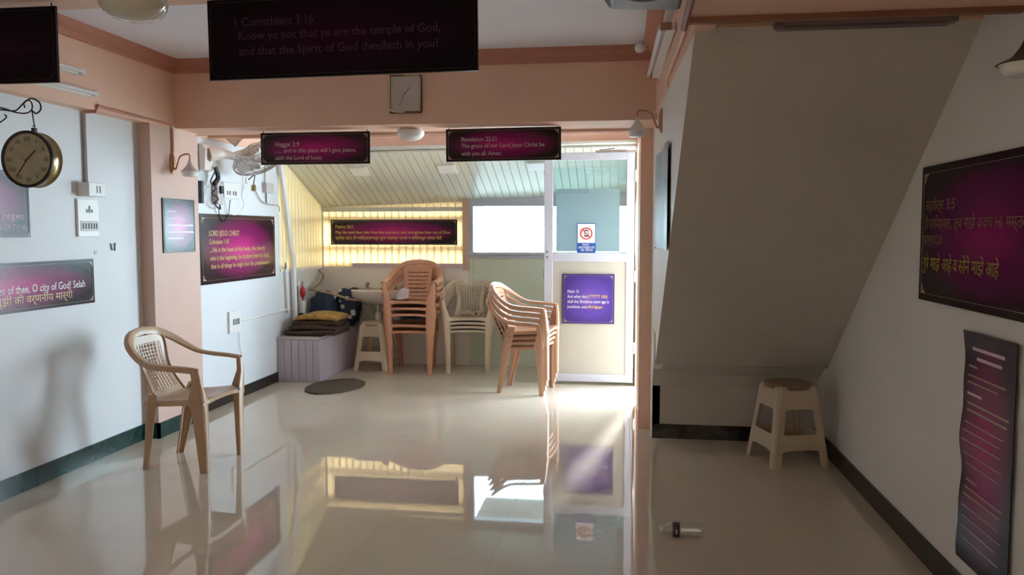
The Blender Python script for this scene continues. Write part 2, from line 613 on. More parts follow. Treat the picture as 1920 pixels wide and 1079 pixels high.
# skirting
bm = bm_new(); box(bm, XL, XL + .012, YF, 4.97, 0, .105); struct('baseboard_left', bm, M_SKIRT)
bm = bm_new(); box(bm, PIX - .01, PIX + .012, 4.958, 5.57, 0, .105); box(bm, XL, PIX + .012, 4.958, 4.972, 0, .105); struct('baseboard_pilaster', bm, M_SKIRT)
bm = bm_new(); box(bm, XL, XL + .012, 5.56, 7.05, 0, .09); struct('baseboard_back_left', bm, M_SKIRTD)
bm = bm_new(); box(bm, XR - .012, XR, YF, 5.45, 0, .105); struct('baseboard_right', bm, M_SKIRTD)
bm = bm_new(); box(bm, 0.207, XR, 5.438, 5.452, 0, .098); struct('baseboard_alcove', bm, M_SKIRTD)

# back right: wall with the doorway, lintel over the lean-to
bm = bm_new()
box(bm, XD, XD + .12, 5.69, 6.42, 0, ZC)
box(bm, XD, XD + .045, 6.42, 6.50, 0, ZC)
box(bm, XD, XD + .045, 7.27, YB + .1, 0, ZC)
box(bm, XD, XD + .045, 6.50, 7.27, 2.115, ZC)
struct('wall_doorway', bm, M_PEACH)
bm = bm_new()
v = box(bm, XL, XD, 7.20, 7.32, 2.105, ZC)
for q in v:
    if q.co.z < 2.2 and q.co.x > -1:
        q.co.z = 2.15
struct('wall_lintel', bm, M_PEACH)

bm = bm_new(); box(bm, XD + .12, 9.0, 6.36, 6.44, -.14, 3.0); struct('sky_blocking_wall', bm, M_CONCRETE)  # unseen wall added to keep sky light off the door leaf
bm = bm_new(); box(bm, XD + .045, 2.0, 6.40, 7.60, 2.25, 2.33); struct('sky_blocking_canopy', bm, M_CONCRETE)  # unseen canopy added to cut sky light on door leaf and threshold

# lean-to: plank-clad roof, side and back, half wall, board under the window
def planks_roof():
    bm = bm_new()
    x = XL - .05
    w = 0.078
    while x < 0.24:
        x1 = x + w - .004
        za, zb = 2.115 + (x - XL) / 3.3 * .035, 1.66 + (x - XL) / 3.3 * .115
        A = [(x, 7.18, za), (x1, 7.18, za), (x1, YB + .08, zb - .03), (x, YB + .08, zb - .03)]
        vs = [bm.verts.new(p) for p in A] + [bm.verts.new((p[0], p[1], p[2] + .014)) for p in A]
        for f in ((3, 2, 1, 0), (4, 5, 6, 7), (0, 1, 5, 4), (1, 2, 6, 5), (2, 3, 7, 6), (3, 0, 4, 7)):
            bm.faces.new([vs[i] for i in f])
        x += w
    # upper skin closing the joints
    A = [(XL - .1, 7.15, 2.14), (.3, 7.15, 2.175), (.3, YB + .1, 1.77), (XL - .1, YB + .1, 1.655)]
    vs = [bm.verts.new((p[0], p[1], p[2] + .01)) for p in A] + [bm.verts.new((p[0], p[1], p[2] + .03)) for p in A]
    for f in ((3, 2, 1, 0), (4, 5, 6, 7), (0, 1, 5, 4), (1, 2, 6, 5), (2, 3, 7, 6), (3, 0, 4, 7)):
        bm.faces.new([vs[i] for i in f])
    return bm
struct('ceiling_lean_to', planks_roof(), M_PVC)
bm = bm_new()
x = XL
while x < -1.67:
    x1 = min(x + .0765, -1.655)
    box(bm, x + .0012, x1 - .0012, YB, YB + .008, 1.0, 1.80)
    x += .0765
x = XL
while x < -1.6:
    box(bm, x - .006, x + .006, YB + .008, YB + .016, 1.0, 1.80)
    x += .0765
struct('wall_back_cladding', bm, M_PVCT)
bm = bm_new()
y = 7.15
while y < YB:
    box(bm, XL - .008, XL, y + .0012, min(y + .0765, YB + .01) - .0012, 1.03, 2.14)
    box(bm, XL - .016, XL - .008, y - .006, y + .006, 1.03, 2.14)
    y += .0765
struct('wall_left_cladding', bm, M_PVCS)
bm = bm_new()                          # frame rails outside the cladding
for z, t in ((1.545, .03), (1.235, .028), (1.02, .05)):
    box(bm, XL - .05, -1.6, YB + .03, YB + .07, z - t, z + t)
    box(bm, XL - .10, XL - .06, 7.1, YB + .07, z - t, z + t)
struct('cladding_frame', bm, M_ALU)
bm = bm_new()
box(bm, XL, -1.60, YB - .05, YB + .05, 0, 1.03)
struct('wall_back', bm, M_BACKW)
bm = bm_new(); box(bm, XL, -1.6, YB - .062, YB - .05, 1.005, 1.035); box(bm, XL, XL + .012, 7.15, YB - .05, 1.02, 1.045); struct('trim_8', bm, M_BACKW)
bm = bm_new(); box(bm, -1.655, -1.592, YB - .07, YB + .05, 1.0, 1.75); struct('trim_9', bm, mat('rosy_pvc_trim', (.62, .42, .30), .35))
bm = bm_new()
box(bm, XL - .002, XL + .012, YB - .014, YB, 1.03, 1.67)
box(bm, XL, -1.6, YB - .012, YB, 1.615, 1.66)
struct('trim_10', bm, M_PVC)
bm = bm_new(); box(bm, -1.598, XD, YB - .03, YB + .05, 0, 1.135); struct('wall_back_board', bm, M_GREENP)
bm = bm_new(); box(bm, -1.598, XD, YB - .042, YB - .03, 0, .09); box(bm, -1.6, -1.555, YB - .045, YB - .03, 0, 1.135); struct('baseboard_back', bm, M_GREENP)

# window of the lean-to
w1 = bm_new()
box(w1, -1.60, XD, YB - .05, YB + .05, 1.13, 1.185)
box(w1, -1.60, XD, YB - .05, YB + .05, 1.665, 1.80)
box(w1, -1.60, -1.552, YB - .05, YB + .05, 1.185, 1.665)
box(w1, 0.04, XD, YB - .05, YB + .05, 1.185, 1.665)
win = struct('window_1', w1, M_ALU)
bm = bm_new(); box(bm, -1.552, .04, YB + .004, YB + .008, 1.185, 1.665); obj('window_pane', bm, M_GLASS, win)
bm = bm_new(); box(bm, -1.62, XD, YB - .075, YB - .05, 1.165, 1.19); box(bm, -1.56, -1.545, YB - .062, YB - .05, 1.19, 1.665); obj('window_sill', bm, M_ALU, win, bevel=.003)
bm = bm_new(); box(bm, -1.62, .10, YB + .05, 9.35, 1.80, 1.86); struct('sun_blocking_canopy', bm, M_CONCRETE)  # unseen overhang added to stop sun entering the back window

# door leaf standing open, hinged at the far jamb, face towards the room
YD = 7.27
d = bm_new()
x0, x1 = -.715, .095
for a, b, c, e in ((x0, x0 + .078, .03, 2.11), (x1 - .07, x1, .03, 2.11), (x0 + .078, x1 - .07, 2.045, 2.11), (x0 + .078, x1 - .07, 1.13, 1.205), (x0 + .078, x1 - .07, .03, .10)):
    box(d, a, b, YD, YD + .04, c, e)
door = struct('door_1', d, M_ALU, bevel=.003)
bm = bm_new(); box(bm, x0 + .07, x1 - .06, YD + .017, YD + .022, 1.2, 2.05); obj('glass_pane', bm, M_DGLASS, door)
bm = bm_new(); box(bm, x0 + .07, x1 - .06, YD + .012, YD + .026, .09, 1.135); obj('lower_panel', bm, M_DOORP, door)
bm = bm_new(); box(bm, -.607, -.035, YD + .023, YD + .025, 1.222, 1.785); obj('frosted_film', bm, M_FILM, door)
bm = bm_new()
z = 1.21
while z < 1.66:
    box(bm, -.637, -.60, YD + .023, YD + .0245, z, z + .006)
    box(bm, -.036, .028, YD + .023, YD + .0245, z, z + .006)
    z += .021
obj('striped_film', bm, M_FILM, door)
for z in (.35, 1.0, 1.9):
    bm = bm_new(); tube(bm, [(x1 + .009, YD - .006, z - .05), (x1 + .009, YD - .006, z + .05)], .009, 8); obj('hinge', bm, M_WPLAST, door, True)
bm = bm_new(); box(bm, -.25, .02, YD - .035, YD, 2.112, 2.135); box(bm, -.02, .10, YD - .02, YD + .02, 2.11, 2.17); obj('door_closer', bm, M_STEEL, door, bevel=.003)
bm = bm_new(); bar(bm, (-.22, YD - .03, 2.128), (-.08, YD - .06, 2.138), .02, .008); obj('closer_arm', bm, mat('dark_steel', (.2, .2, .2), .3, 1.0), door)
bm = bm_new(); box(bm, x0 - .006, x0 + .002, YD + .005, YD + .035, .98, 1.06); tube(bm, [(x0 + .03, YD, 1.22), (x0 + .03, YD - .008, 1.22)], .008, 10); tube(bm, [(x0 + .03, YD, 1.17), (x0 + .03, YD - .008, 1.17)], .008, 10); obj('door_lock', bm, M_STEEL, door)

# ------------------------------------------------------------------ plastic armchairs
def mirror(pts):
    return [Vector((-p.x, p.y, p.z)) for p in pts]

HOOP = [(.252, -.205, .618), (.262, -.10, .628), (.268, .0, .634), (.264, .085, .648), (.246, .165, .690),
        (.205, .232, .742), (.120, .276, .786), (.0, .292, .800)]
def hoop_frame():
    P = catmull(HOOP, 4)
    n = len(P)
    Wv = []
    for i, p in enumerate(P):
        t = i / (n - 1)
        ang = min(max((t - .30) / .42, 0), 1)
        ang = ang * ang * (3 - 2 * ang)
        flat = Vector((1, 0, 0))
        # in the plane of the backrest, away from its centre
        c = Vector((0, .20, .56))
        out = (p - c)
        nb = Vector((0, -.95, .30)).normalized()
        out = (out - nb * out.dot(nb)).normalized()
        Wv.append((flat * (1 - ang) + out * ang).normalized())
    return P, Wv

def hoop_grid(i0, i1, both=False):
    P, Wv = hoop_frame()
    G = []
    def row(p, w, t):
        nrm = t.cross(w).normalized()
        if nrm.z < -.2 or (abs(nrm.z) <= .2 and nrm.y > 0):
            nrm = -nrm
        hw = .023
        return [p - w * hw - nrm * .014, p - w * hw, p + nrm * .004, p + w * hw * .9, p + w * (hw * 1.08) - nrm * .010, p + w * (hw * 1.0) - nrm * .026]
    for i in range(i0, i1 + 1):
        t = (P[min(i + 1, len(P) - 1)] - P[max(i - 1, 0)])
        if i == len(P) - 1:
            t = Vector((-1, 0, 0))
        G.append(row(P[i], Wv[i], t.normalized()))
    if both:
        L = [[Vector((-q.x, q.y, q.z)) for q in r] for r in G[:-1]]
        G = G + L[::-1]
    return G
I_ARM = 12

def leg_front(s):
    """post from the arm down to the floor: channel of side flange and front flange"""
    pts = [(.262, -.214, .612, .040, .030), (.256, -.226, .53, .046, .036), (.246, -.232, .43, .085, .066),
           (.236, -.232, .36, .070, .060), (.224, -.232, .18, .055, .048), (.214, -.232, .0, .042, .036)]
    G = []
    for x, y, z, a, b in pts:
        c = Vector((x, y, z))
        G.append([c + Vector((-.004, a, 0)), c + Vector((0, a * .5, 0)), c + Vector((0, .008, 0)), c + Vector((-.008, 0, 0)),
                  c + Vector((-b * .6, -.004, 0)), c + Vector((-b, .002, 0)), c + Vector((-b - .002, .016, 0))])
    return [[Vector((q.x * s, q.y, q.z)) for q in r] for r in G]

def leg_rear(s):
    pts = [(.236, .115, .455, .060, .05), (.228, .135, .40, .070, .058), (.214, .150, .30, .058, .05), (.200, .170, .15, .046, .042), (.188, .195, .0, .034, .032)]
    G = []
    for x, y, z, a, b in pts:
        c = Vector((x, y, z))
        G.append([c + Vector((-.004, -a, 0)), c + Vector((0, -a * .5, 0)), c + Vector((0, -.008, 0)), c + Vector((-.008, 0, 0)),
                  c + Vector((-b * .6, .003, 0)), c + Vector((-b, -.002, 0)), c + Vector((-b - .002, -.014, 0))])
    return [[Vector((q.x * s, q.y, q.z)) for q in r] for r in G]

def seat_grid():
    G = []
    rows = [(-.228, -.050), (-.234, -.028), (-.228, -.010), (-.212, 0.0), (-.16, -.004), (-.09, -.012), (-.02, -.018), (.05, -.020), (.11, -.014), (.150, .004)]
    for k, (y, dz) in enumerate(rows):
        v = (y + .234) / .384
        hw = .238 - .030 * max(v, 0)
        r = []
        for u, dn in ((-1.0, -.042), (-1.0, -.024), (-.985, -.008), (-.94, 0), (-.75, -.004), (-.4, -.008), (0, -.010), (.4, -.008), (.75, -.004), (.94, 0), (.985, -.008), (1.0, -.024), (1.0, -.042)):
            z = .437 - .022 * max(v, 0) + dz * (1 if k < 3 else (1 - u * u * .7)) + (dn if k > 2 else dn * .35)
            yy = y
            if k < 2:
                z += .026 * (1 - min(1, abs(u)) ** 2.5)     # arched front apron
            arch = 0
            if abs(dn) > .04 and 3 < k < 9:
                z += .012
            r.append(Vector((u * hw, yy, z)))
        G.append(r)
    return G

def back_point(x, v):
    y = .140 + .142 * v + .02 * math.sin(PI * v) - .55 * x * x
    return Vector((x, y, .418 + .350 * v))
def back_hw(v):
    return .158 - .030 * math.sin(PI * min(1, v * 1.15)) + .012 * v - .03 * v ** 6

def strip(bm, pts_a, pts_b, t):
    shell(bm, [[a, b] for a, b in zip(pts_a, pts_b)], t)

def back_stiles():
    bm = bm_new()
    vs = [k / 12 for k in range(13)]
    for s in (-1, 1):
        shell(bm, [[back_point(s * back_hw(v), v) + Vector((0, -.012, 0)), back_point(s * back_hw(v), v), back_point(s * (back_hw(v) - .018), v),
                    back_point(s * (back_hw(v) - .036), v)] for v in vs], .005)
    xs = [-1 + k / 5 for k in range(11)]
    shell(bm, [[back_point(u * (back_hw(.0) - .034), .0), back_point(u * (back_hw(.09) - .034), .09)] for u in xs], .005)
    shell(bm, [[back_point(u * (back_hw(.87) - .034), .87), back_point(u * (back_hw(1.0) - .034), 1.0)] for u in xs], .005)
    return bm

def lattice():
    bm = bm_new()
    a, b = .09, .88
    nv, nu = 13, 8
    for k in range(nv):
        v = a + (b - a) * (k + .5) / nv
        shell(bm, [[back_point(u * (back_hw(v) - .032), v - .0060), back_point(u * (back_hw(v) - .032), v + .0060)] for u in [-1 + q / 5 for q in range(11)]], .004)
    for k in range(nu):
        u = -1 + 2 * (k + .5) / nu
        g = []
        for q in range(11):
            v = a + (b - a) * q / 10
            x = u * (back_hw(v) - .034)
            g.append([back_point(x - .0034, v), back_point(x + .0034, v)])
        shell(bm, g, .006)
    return bm

def slats(n=7, wave=.016):
    bm = bm_new()
    a, b = .09, .88
    h = (b - a) / n
    for k in range(n):
        va, vb = a + h * (k + .17), a + h * (k + .83)
        g = []
        for q in range(13):
            u = -1 + q / 6
            w = wave * math.cos(u * 2.2 * PI) * (.6 if k else 0)
            w2 = wave * math.cos(u * 2.2 * PI) * (.6 if k < n - 1 else 0)
            g.append([back_point(u * (back_hw(va) - .034), va + w), back_point(u * (back_hw(vb) - .034), vb + w2)])
        shell(bm, g, .005)
    # ribs joining slats
    for u in (-.98, -.36, .36, .98) :
        g = []
        for q in range(9):
            v = a + (b - a) * q / 8
            x = u * (back_hw(v) - .034)
            g.append([back_point(x - .007, v) + Vector((0, .002, 0)), back_point(x + .007, v) + Vector((0, .002, 0))])
        shell(bm, g, .004)
    return bm

CHAIR_MESH = {}
def make_chair(label, m, style, group, loc, rotz, cat='chair'):
    t = thing('plastic_armchair', label, cat, loc, rotz, group)
    def part(name, key, builder):
        k = (key, m.name)
        if k not in CHAIR_MESH:
            bm = builder()
            o = obj(name, bm, m, t, True)
            CHAIR_MESH[k] = o.data
        else:
            o = bpy.data.objects.new(name, CHAIR_MESH[k])
            COL.objects.link(o)
            o.parent = t
        return o
    def sh(G, th=.005):
        def f():
            bm = bm_new()
            shell(bm, G, th)
            return bm
        return f
    part('seat', 'seat', sh(seat_grid(), .006))
    for s in (-1, 1):
        part('leg', 'lf%d' % s, sh(leg_front(s)))
        part('leg', 'lr%d' % s, sh(leg_rear(s)))
        G = hoop_grid(0, I_ARM)
        part('armrest', 'arm%d' % s, sh([[Vector((q.x * s, q.y, q.z)) for q in r] for r in G]))
    part('back_frame', 'hoop', sh(hoop_grid(I_ARM, len(hoop_frame()[0]) - 1, True)))
    b = part('backrest', 'stiles', back_stiles)
    p = part('back_panel', style, lattice if style == 'lattice' else slats)
    p.parent = b
    return t

# the chair standing alone at the left
ch = make_chair('beige plastic armchair with lattice back standing alone on the floor by the white left wall', M_BEIGECH, 'lattice', None, (-2.605, 4.485, 0), math.radians(88))
tmp = bm_new(); lathe(tmp, [(0, 0), (.009, 0), (.009, .0015), (0, .0015)], 16, Matrix.Translation((.17, -.2385, .423)) @ Matrix.Rotation(PI / 2, 4, 'X'), False)
obj('sticker', tmp, mat('blue_sticker', (.03, .08, .55), .3), ch)

def stack(cx, cy, rotz, n, dz, m, style, group, names, step=(0, -.008), gap_at=None, gap=0, z0=0):
    base = None
    out = []
    z = z0
    for k in range(n):
        off = Vector((step[0] * k, step[1] * k, 0))
        off.rotate(Euler((0, 0, rotz)))
        loc = (cx + off.x, cy + off.y, z)
        rz = rotz + (random.uniform(-.012, .012) if k else 0)
        if base is None:
            base = make_chair(names[k], m, style, group, loc, rz)
            out.append(base)
        else:
            out.append(dup(base, loc, (0, 0, rz), names[k], group))
        z += dz + (gap if gap_at == k else 0)
    return out

A = stack(-2.085, 7.82, math.radians(3), 5, .062, M_BROWNCH, 'slats', 'brown chairs in the tall stack', [
    'brown slat-back plastic armchair at the bottom of the tall stack beside the washbasin',
    'brown plastic armchair second from the bottom of the tall stack beside the washbasin',
    'brown slat-back plastic armchair in the middle of the tall stack beside the washbasin',
    'brown slat-back plastic armchair second from the top of the tall stack beside the washbasin',
    'brown plastic armchair on top of the tall stack, its slatted back rising highest'], gap_at=1, gap=.045)
B = stack(-1.545, 7.955, math.radians(7), 4, .040, M_CREAMCH, 'lattice', 'cream chairs in the middle stack', [
    'cream lattice-back plastic armchair at the bottom of the middle stack',
    'cream lattice-back plastic armchair second from the bottom of the middle stack',
    'cream lattice-back plastic armchair second from the top of the middle stack',
    'cream lattice-back plastic armchair on top of the middle stack, folded cloth on its seat'], step=(0, -.006))
Cc = stack(-.862, 6.955, math.radians(83), 4, .045, M_PINKCH, 'slats', 'tan chairs in the sideways stack', [
    'tan plastic armchair at the bottom of the stack turned sideways in front of the door',
    'tan plastic armchair second from the bottom of the sideways stack by the door',
    'tan plastic armchair second from the top of the sideways stack by the door',
    'tan plastic armchair on top of the stack turned sideways in front of the door'], step=(0, -.012))

# things lying in the stacks
def crumple(name, label, cat, m, c, size, rz, seed, thick=.012, amp=.02):
    random.seed(seed)
    nx, ny = 9, 8
    H = [[random.uniform(-1, 1) for _ in range(ny)] for _ in range(nx)]
    G = []
    for i in range(nx):
        r = []
        for j in range(ny):
            u, v = i / (nx - 1) - .5, j / (ny - 1) - .5
            k = 1 + .12 * H[i][(j * 3) % ny]
            p = Vector((u * size[0] * k, v * size[1] * k, abs(H[i][j]) * amp + .5 * amp * math.sin(7 * u) ** 2))
            r.append(p)
        G.append(r)
    bm = bm_new()
    shell(bm, G, thick)
    o = obj(name, bm, m, None, True, loc=c, rot=(0, 0, rz))
    return tag(o, label, cat)
crumple('folded_cloth', 'crumpled light brown cloth lying on the seat of the cream middle stack', 'cloth', mat('tan_cloth', (.42, .30, .20), .9), (-1.50, 7.86, .562), (.22, .16), .3, 3, amp=.035)
bm = bm_new(); shell(bm, [[Vector((-.06, 0, 0)), Vector((-.05, .01, .05)), Vector((-.03, .03, .10))], [Vector((.0, -.01, .0)), Vector((.01, .02, .055)), Vector((.02, .03, .115))], [Vector((.07, 0, .02)), Vector((.07, .02, .06)), Vector((.075, .02, .10))]], .002)
tag(obj('paper_sheet', bm, mat('white_paper', (.75, .75, .75), .6), None, loc=(-2.205, 7.80, .720)), 'white crumpled paper leaning on the seat of the top brown chair', 'paper')
crumple('dark_cloth', 'dark blue cloth stuffed between the seats of the brown chair stack', 'cloth', mat('navy_cloth', (.03, .035, .06), .9), (-2.03, 7.72, .530), (.26, .20), 0, 5, .02, .03)
crumple('white_bag', 'white plastic bag stuffed beside the dark cloth in the brown chair stack', 'bag', mat('white_bag_plastic', (.70, .70, .72), .4), (-2.23, 7.72, .525), (.10, .14), 0, 8, .02, .04)

# ------------------------------------------------------------------ stools
def make_stool(label, loc, rotz, group, m=M_STOOL):
    t = thing('plastic_stool', label, 'stool', loc, rotz, group)
    H, a0, a1 = .50, .178, .118          # height, half footprint, half width at the top
    def hw(z):
        return a0 + (a1 - a0) * z / H
    bm = bm_new()
    lathe(bm, [(0, .484), (.110, .482), (.128, .486), (.140, .484), (.146, .474), (.140, .460), (.125, .455), (0, .470)], 40, cap=False)
    obj('seat', bm, M_STOOLTOP if m is M_STOOL else m, t, True)
    for q in range(4):
        R = Matrix.Rotation(q * PI / 2, 4, 'Z')
        G = []
        for z in (0, .05, .10, .20, .30, .40, .455, .476):
            h = hw(z) - (.014 if z > .46 else 0)
            w = .050 + (.018 if z < .01 else 0) * 0
            c = Vector((h, -h, z))
            row = [c + Vector((0, w, 0)), c + Vector((0, w * .55, 0)), c + Vector((.004, w * .42, 0)), c + Vector((.004, .012, 0)), c + Vector((-.004, -.001, 0)),
                   c + Vector((-.012, -.004, 0)), c + Vector((-w * .42, -.004, 0)), c + Vector((-w * .55, 0, 0)), c + Vector((-w, 0, 0))]
            G.append([R @ p for p in row])
        bm = bm_new(); shell(bm, G, .005); obj('leg', bm, m, t, True)
    for q in range(4):
        R = Matrix.Rotation(q * PI / 2, 4, 'Z')
        for nm, zs in (('apron', (.345, .40, .478)), ('stretcher', (.105, .145, .150, .195))):
            G = []
            for z in zs:
                h = hw(z)
                off = .003 if (nm == 'stretcher' and z < .148) else 0
                row = []
                for u in (-1, -.75, -.5, 0, .5, .75, 1):
                    dz = 0
                    if z == zs[0]:
                        dz = -.022 * abs(u) ** 4 if nm == 'stretcher' else -.03 * abs(u) ** 6
                    if nm == 'stretcher' and z == zs[-1]:
                        dz = .012 * abs(u) ** 6
                    row.append(R @ Vector((u * (h - .022), -h - off * 1.0, z + dz)))
                G.append(row)
            bm = bm_new(); shell(bm, G, .005); obj(nm, bm, m, t, True)
    return t
make_stool('dusty cream plastic stool with round top standing in the dark corner under the staircase', (1.005, 5.015, 0), math.radians(17), 'plastic stools')
make_stool('cream plastic stool half hidden under the washbasin', (-2.50, 7.87, 0), math.radians(-3), 'plastic stools', M_CREAMCH)

# ------------------------------------------------------------------ printed boards and banners
def frame_mesh(w, h, inset, t, notch, y):
    """thin printed line with stepped-in corners"""
    bm = bm_new()
    a, b = w / 2 - inset, h / 2 - inset
    n = notch
    segs = [((-a + n, b), (a - n, b)), ((a, b - n), (a, -b + n)), ((a - n, -b), (-a + n, -b)), ((-a, -b + n), (-a, b - n)),
            ((-a + n, b), (-a, b - n)), ((a - n, b), (a, b - n)), ((a - n, -b), (a, -b + n)), ((-a + n, -b), (-a, -b + n))]
    for (x0, z0), (x1, z1) in segs:
        bar(bm, (x0, y, z0), (x1, y, z1), .0012, t, (0, 1, 0))
    return bm

def board(name, label, cat, loc, rotz, w, h, m, texts=(), group=None, th=.008, border=.018, notch=.03, orn=True, edge=None, lines=(), line_m=None):
    t = thing(name, label, cat, loc, rotz, group)
    bm = bm_new(); box(bm, -w / 2, w / 2, -th, 0, -h / 2, h / 2)
    obj('panel', bm, edge or M_DARKEDGE, t)
    bm = bm_new(); box(bm, -w / 2 + .003, w / 2 - .003, -th - .0012, -th, -h / 2 + .003, h / 2 - .003)
    obj('printed_sheet', bm, m, t)
    if border:
        obj('printed_border', frame_mesh(w, h, border, .0035, notch, -th - .0016), line_m or M_BORDER, t)
    if orn:
        for ux in (-1, 1):
            for uz in (-1, 1):
                bm = bm_new()
                cx, cz = ux * (w / 2 - border), uz * (h / 2 - border)
                k = notch * .9
                poly = [(cx, cz), (cx - ux * k, cz), (cx - ux * k * .75, cz - uz * k * .25), (cx - ux * k * .4, cz - uz * k * .3), (cx - ux * k * .3, cz - uz * k * .4), (cx - ux * k * .25, cz - uz * k * .75), (cx, cz - uz * k)]
                prism(bm, poly, 1, -th - .0022, -th - .0012)
                obj('corner_ornament', bm, M_BORDER, t)
    for s, ox, oz, size, mm, width in texts:
        text_mesh('lettering', s, size, mm, t, (-w / 2 + ox, -th - .002, h / 2 - oz), width=width)
    for ox, oz, lw, lh, mm in lines:
        bm = bm_new(); box(bm, -w / 2 + ox, -w / 2 + ox + lw, -th - .0022, -th - .001, h / 2 - oz - lh, h / 2 - oz)
        obj('text_line', bm, mm, t)
    return t

def hung(t, w, h, ztop):
    for s in (-1, 1):
        bm = bm_new(); tube(bm, [(s * (w / 2 - .02), -.004, h / 2 - .004), (s * (w / 2 - .02), -.004, ztop)], .003, 6)
        obj('hanging_wire', bm, M_WIRE, t)

# left wall
board('verse_board', 'glossy magenta verse board at the left edge, partly behind the round hanging clock', 'sign', (XL, 3.557, 1.545), PI / 2, .80, .35, M_PRINT,
      [('nnj and great', .53, .250, .045, M_PINKTXT, .215), ('who the mo is..', .52, .302, .043, M_PINKTXT, .255)], border=.012, notch=.02)
board('verse_board', 'long magenta verse board reading city of God Selah low on the left wall', 'sign', (XL, 3.81, 1.103), PI / 2, 1.32, .267, M_PRINT,
      [('Glorious things are spoken of thee, O city of God! Selah', .03, .165, .062, M_WHITETXT, 1.20),
       ('हे देवाच्या नगरी तुझी की वर्णनीय मार्गी', .14, .222, .060, M_GOLD, .98)])
# pilaster
board('verse_board', 'small square magenta and grey verse board on the peach pilaster', 'sign', (PIX, 5.285, 1.443), PI / 2, .41, .375, M_PRINT, border=.014, notch=.02, orn=False,
      lines=[(.05, .085, .11, .008, M_PINKTXT), (.05, .135, .22, .008, M_PINKTXT), (.05, .180, .33, .009, M_WHITETXT), (.05, .228, .34, .009, M_WHITETXT), (.05, .272, .20, .008, M_WHITETXT)])
# left wall beyond the pilaster
board('verse_board', 'large magenta board headed Lord Jesus Christ on the white wall below the fan', 'sign', (XL + .003, 6.37, 1.265), PI / 2, 1.32, .55, M_PRINT,
      [('LORD JESUS CHRIST', .13, .172, .062, M_GOLD, .50), ('Colossians 1:18', .13, .236, .055, M_GOLD, .31),
       ('....He is the head of the body, the church:', .13, .300, .055, M_GOLD, .98), ('who is the beginning, the firstborn from the dead;', .14, .365, .055, M_GOLD, 1.05),
       ('that in all things he might have the preeminence', .15, .430, .055, M_GOLD, 1.03)], border=.03, notch=.05)
# back cladding
board('verse_board', 'long dark magenta board with yellow Psalms verse on the glowing plank wall', 'sign', (-2.415, YB - .002, 1.396), 0, 1.38, .266, M_PRINT,
      [('Psalms 20:2', .052, .090, .046, M_YELLOW, .194), ('May He send thee help from the sanctuary, and strengthen thee out of Zion.', .052, .149, .046, M_YELLOW, 1.257),
       ('स्तोत्र 20:2 तो पवित्रस्थानातून तुला साहाय्य पाठवो व सियोनातून आधार देवो', .052, .208, .044, M_YELLOW, 1.163)], border=.014)
# door
board('verse_poster', 'square violet-blue poster stuck on the lower half of the open door', 'poster', (-.311, YD, .791), 0, .471, .453, M_PRINTB,
      [('Mark 13', .046, .172, .040, M_WHITETXT, .10), ('And when this', .046, .218, .040, M_WHITETXT, .175), ('(LTTTTTT 1000)', .226, .218, .040, M_YELLOW, .18), ('shall the Sholyhou soon age is', .046, .264, .040, M_WHITETXT, .374),
       ('Josohines, auto', .046, .311, .040, M_WHITETXT, .185), ('Bioldgups', .236, .311, .040, M_YELLOW, .125)], th=.002, border=.016, notch=.03, edge=mat('dark_blue_edge', (.02, .02, .05), .4))
np_ = thing('no_phone_sign', 'small white and blue no mobile phone sign on the door glass', 'sign', (-.3325, YD + .016, 1.3445), 0)
bm = bm_new(); box(bm, -.0845, .0845, -.002, 0, -.1325, .1325); obj('backing', bm, mat('sign_blue', (.02, .10, .42), .35), np_)
bm = bm_new(); box(bm, -.079, .079, -.003, -.002, -.045, .127); obj('white_field', bm, M_WHITETXT, np_)
bm = bm_new(); ringR = .052
lathe(bm, [(.045, -.001), (.055, -.001), (.055, .001), (.045, .001), (.045, -.001)], 40, Matrix.Translation((0, -.0045, .040)) @ Matrix.Rotation(PI / 2, 4, 'X'), False)
boxm(bm, (.098, .002, .008), Matrix.Translation((0, -.0055, .040)) @ Matrix.Rotation(math.radians(45), 4, 'Y'))
obj('prohibition_ring', bm, mat('sign_red', (.62, .03, .03), .4), np_)
bm = bm_new(); box(bm, -.018, .018, -.0042, -.003, .012, .070); box(bm, -.008, .008, -.0042, -.003, .07, .075); obj('phone_symbol', bm, mat('sign_ink', (.03, .03, .05), .4), np_)
bm = bm_new(); box(bm, -.013, .013, -.0046, -.0042, .024, .062); obj('phone_screen', bm, M_WHITETXT, np_)
text_mesh('lettering', 'कृपया', .030, M_WHITETXT, np_, (-.036, -.0028, -.072), width=.06)
text_mesh('lettering', 'आपला मोबाईल फोन', .030, M_WHITETXT, np_, (-.074, -.0028, -.097), width=.148)
text_mesh('lettering', 'बंद ठेवावा', .030, M_WHITETXT, np_, (-.05, -.0028, -.121), width=.11)

# stair side: slightly wavy laminated print
pw, ph = 1.02, .56
t = thing('laminated_poster', 'shiny laminated poster curling off the narrow white wall beside the door', 'poster', (sx(4.69) - .004, 4.69, 1.585), math.radians(-88.6))
G = []
for i in range(17):
    u = i / 16
    G.append([Vector(((u - .5) * pw, -.010 - .006 * math.sin(u * 9) - (.03 * max(0, .25 - u) / .25 if k == 6 else 0) * 0, (k / 6 - .5) * ph * (1 - .10 * max(0, (.12 - u)) / .12))) for k in range(7)])
bm = bm_new(); shell(bm, G, .002); obj('sheet', bm, M_PRINTV, t, True)
bm = bm_new(); box(bm, -pw / 2 - .012, -pw / 2, -.008, -.001, -ph / 2 - .01, ph / 2 + .015); obj('edge_strip', bm, M_DARKEDGE, t)

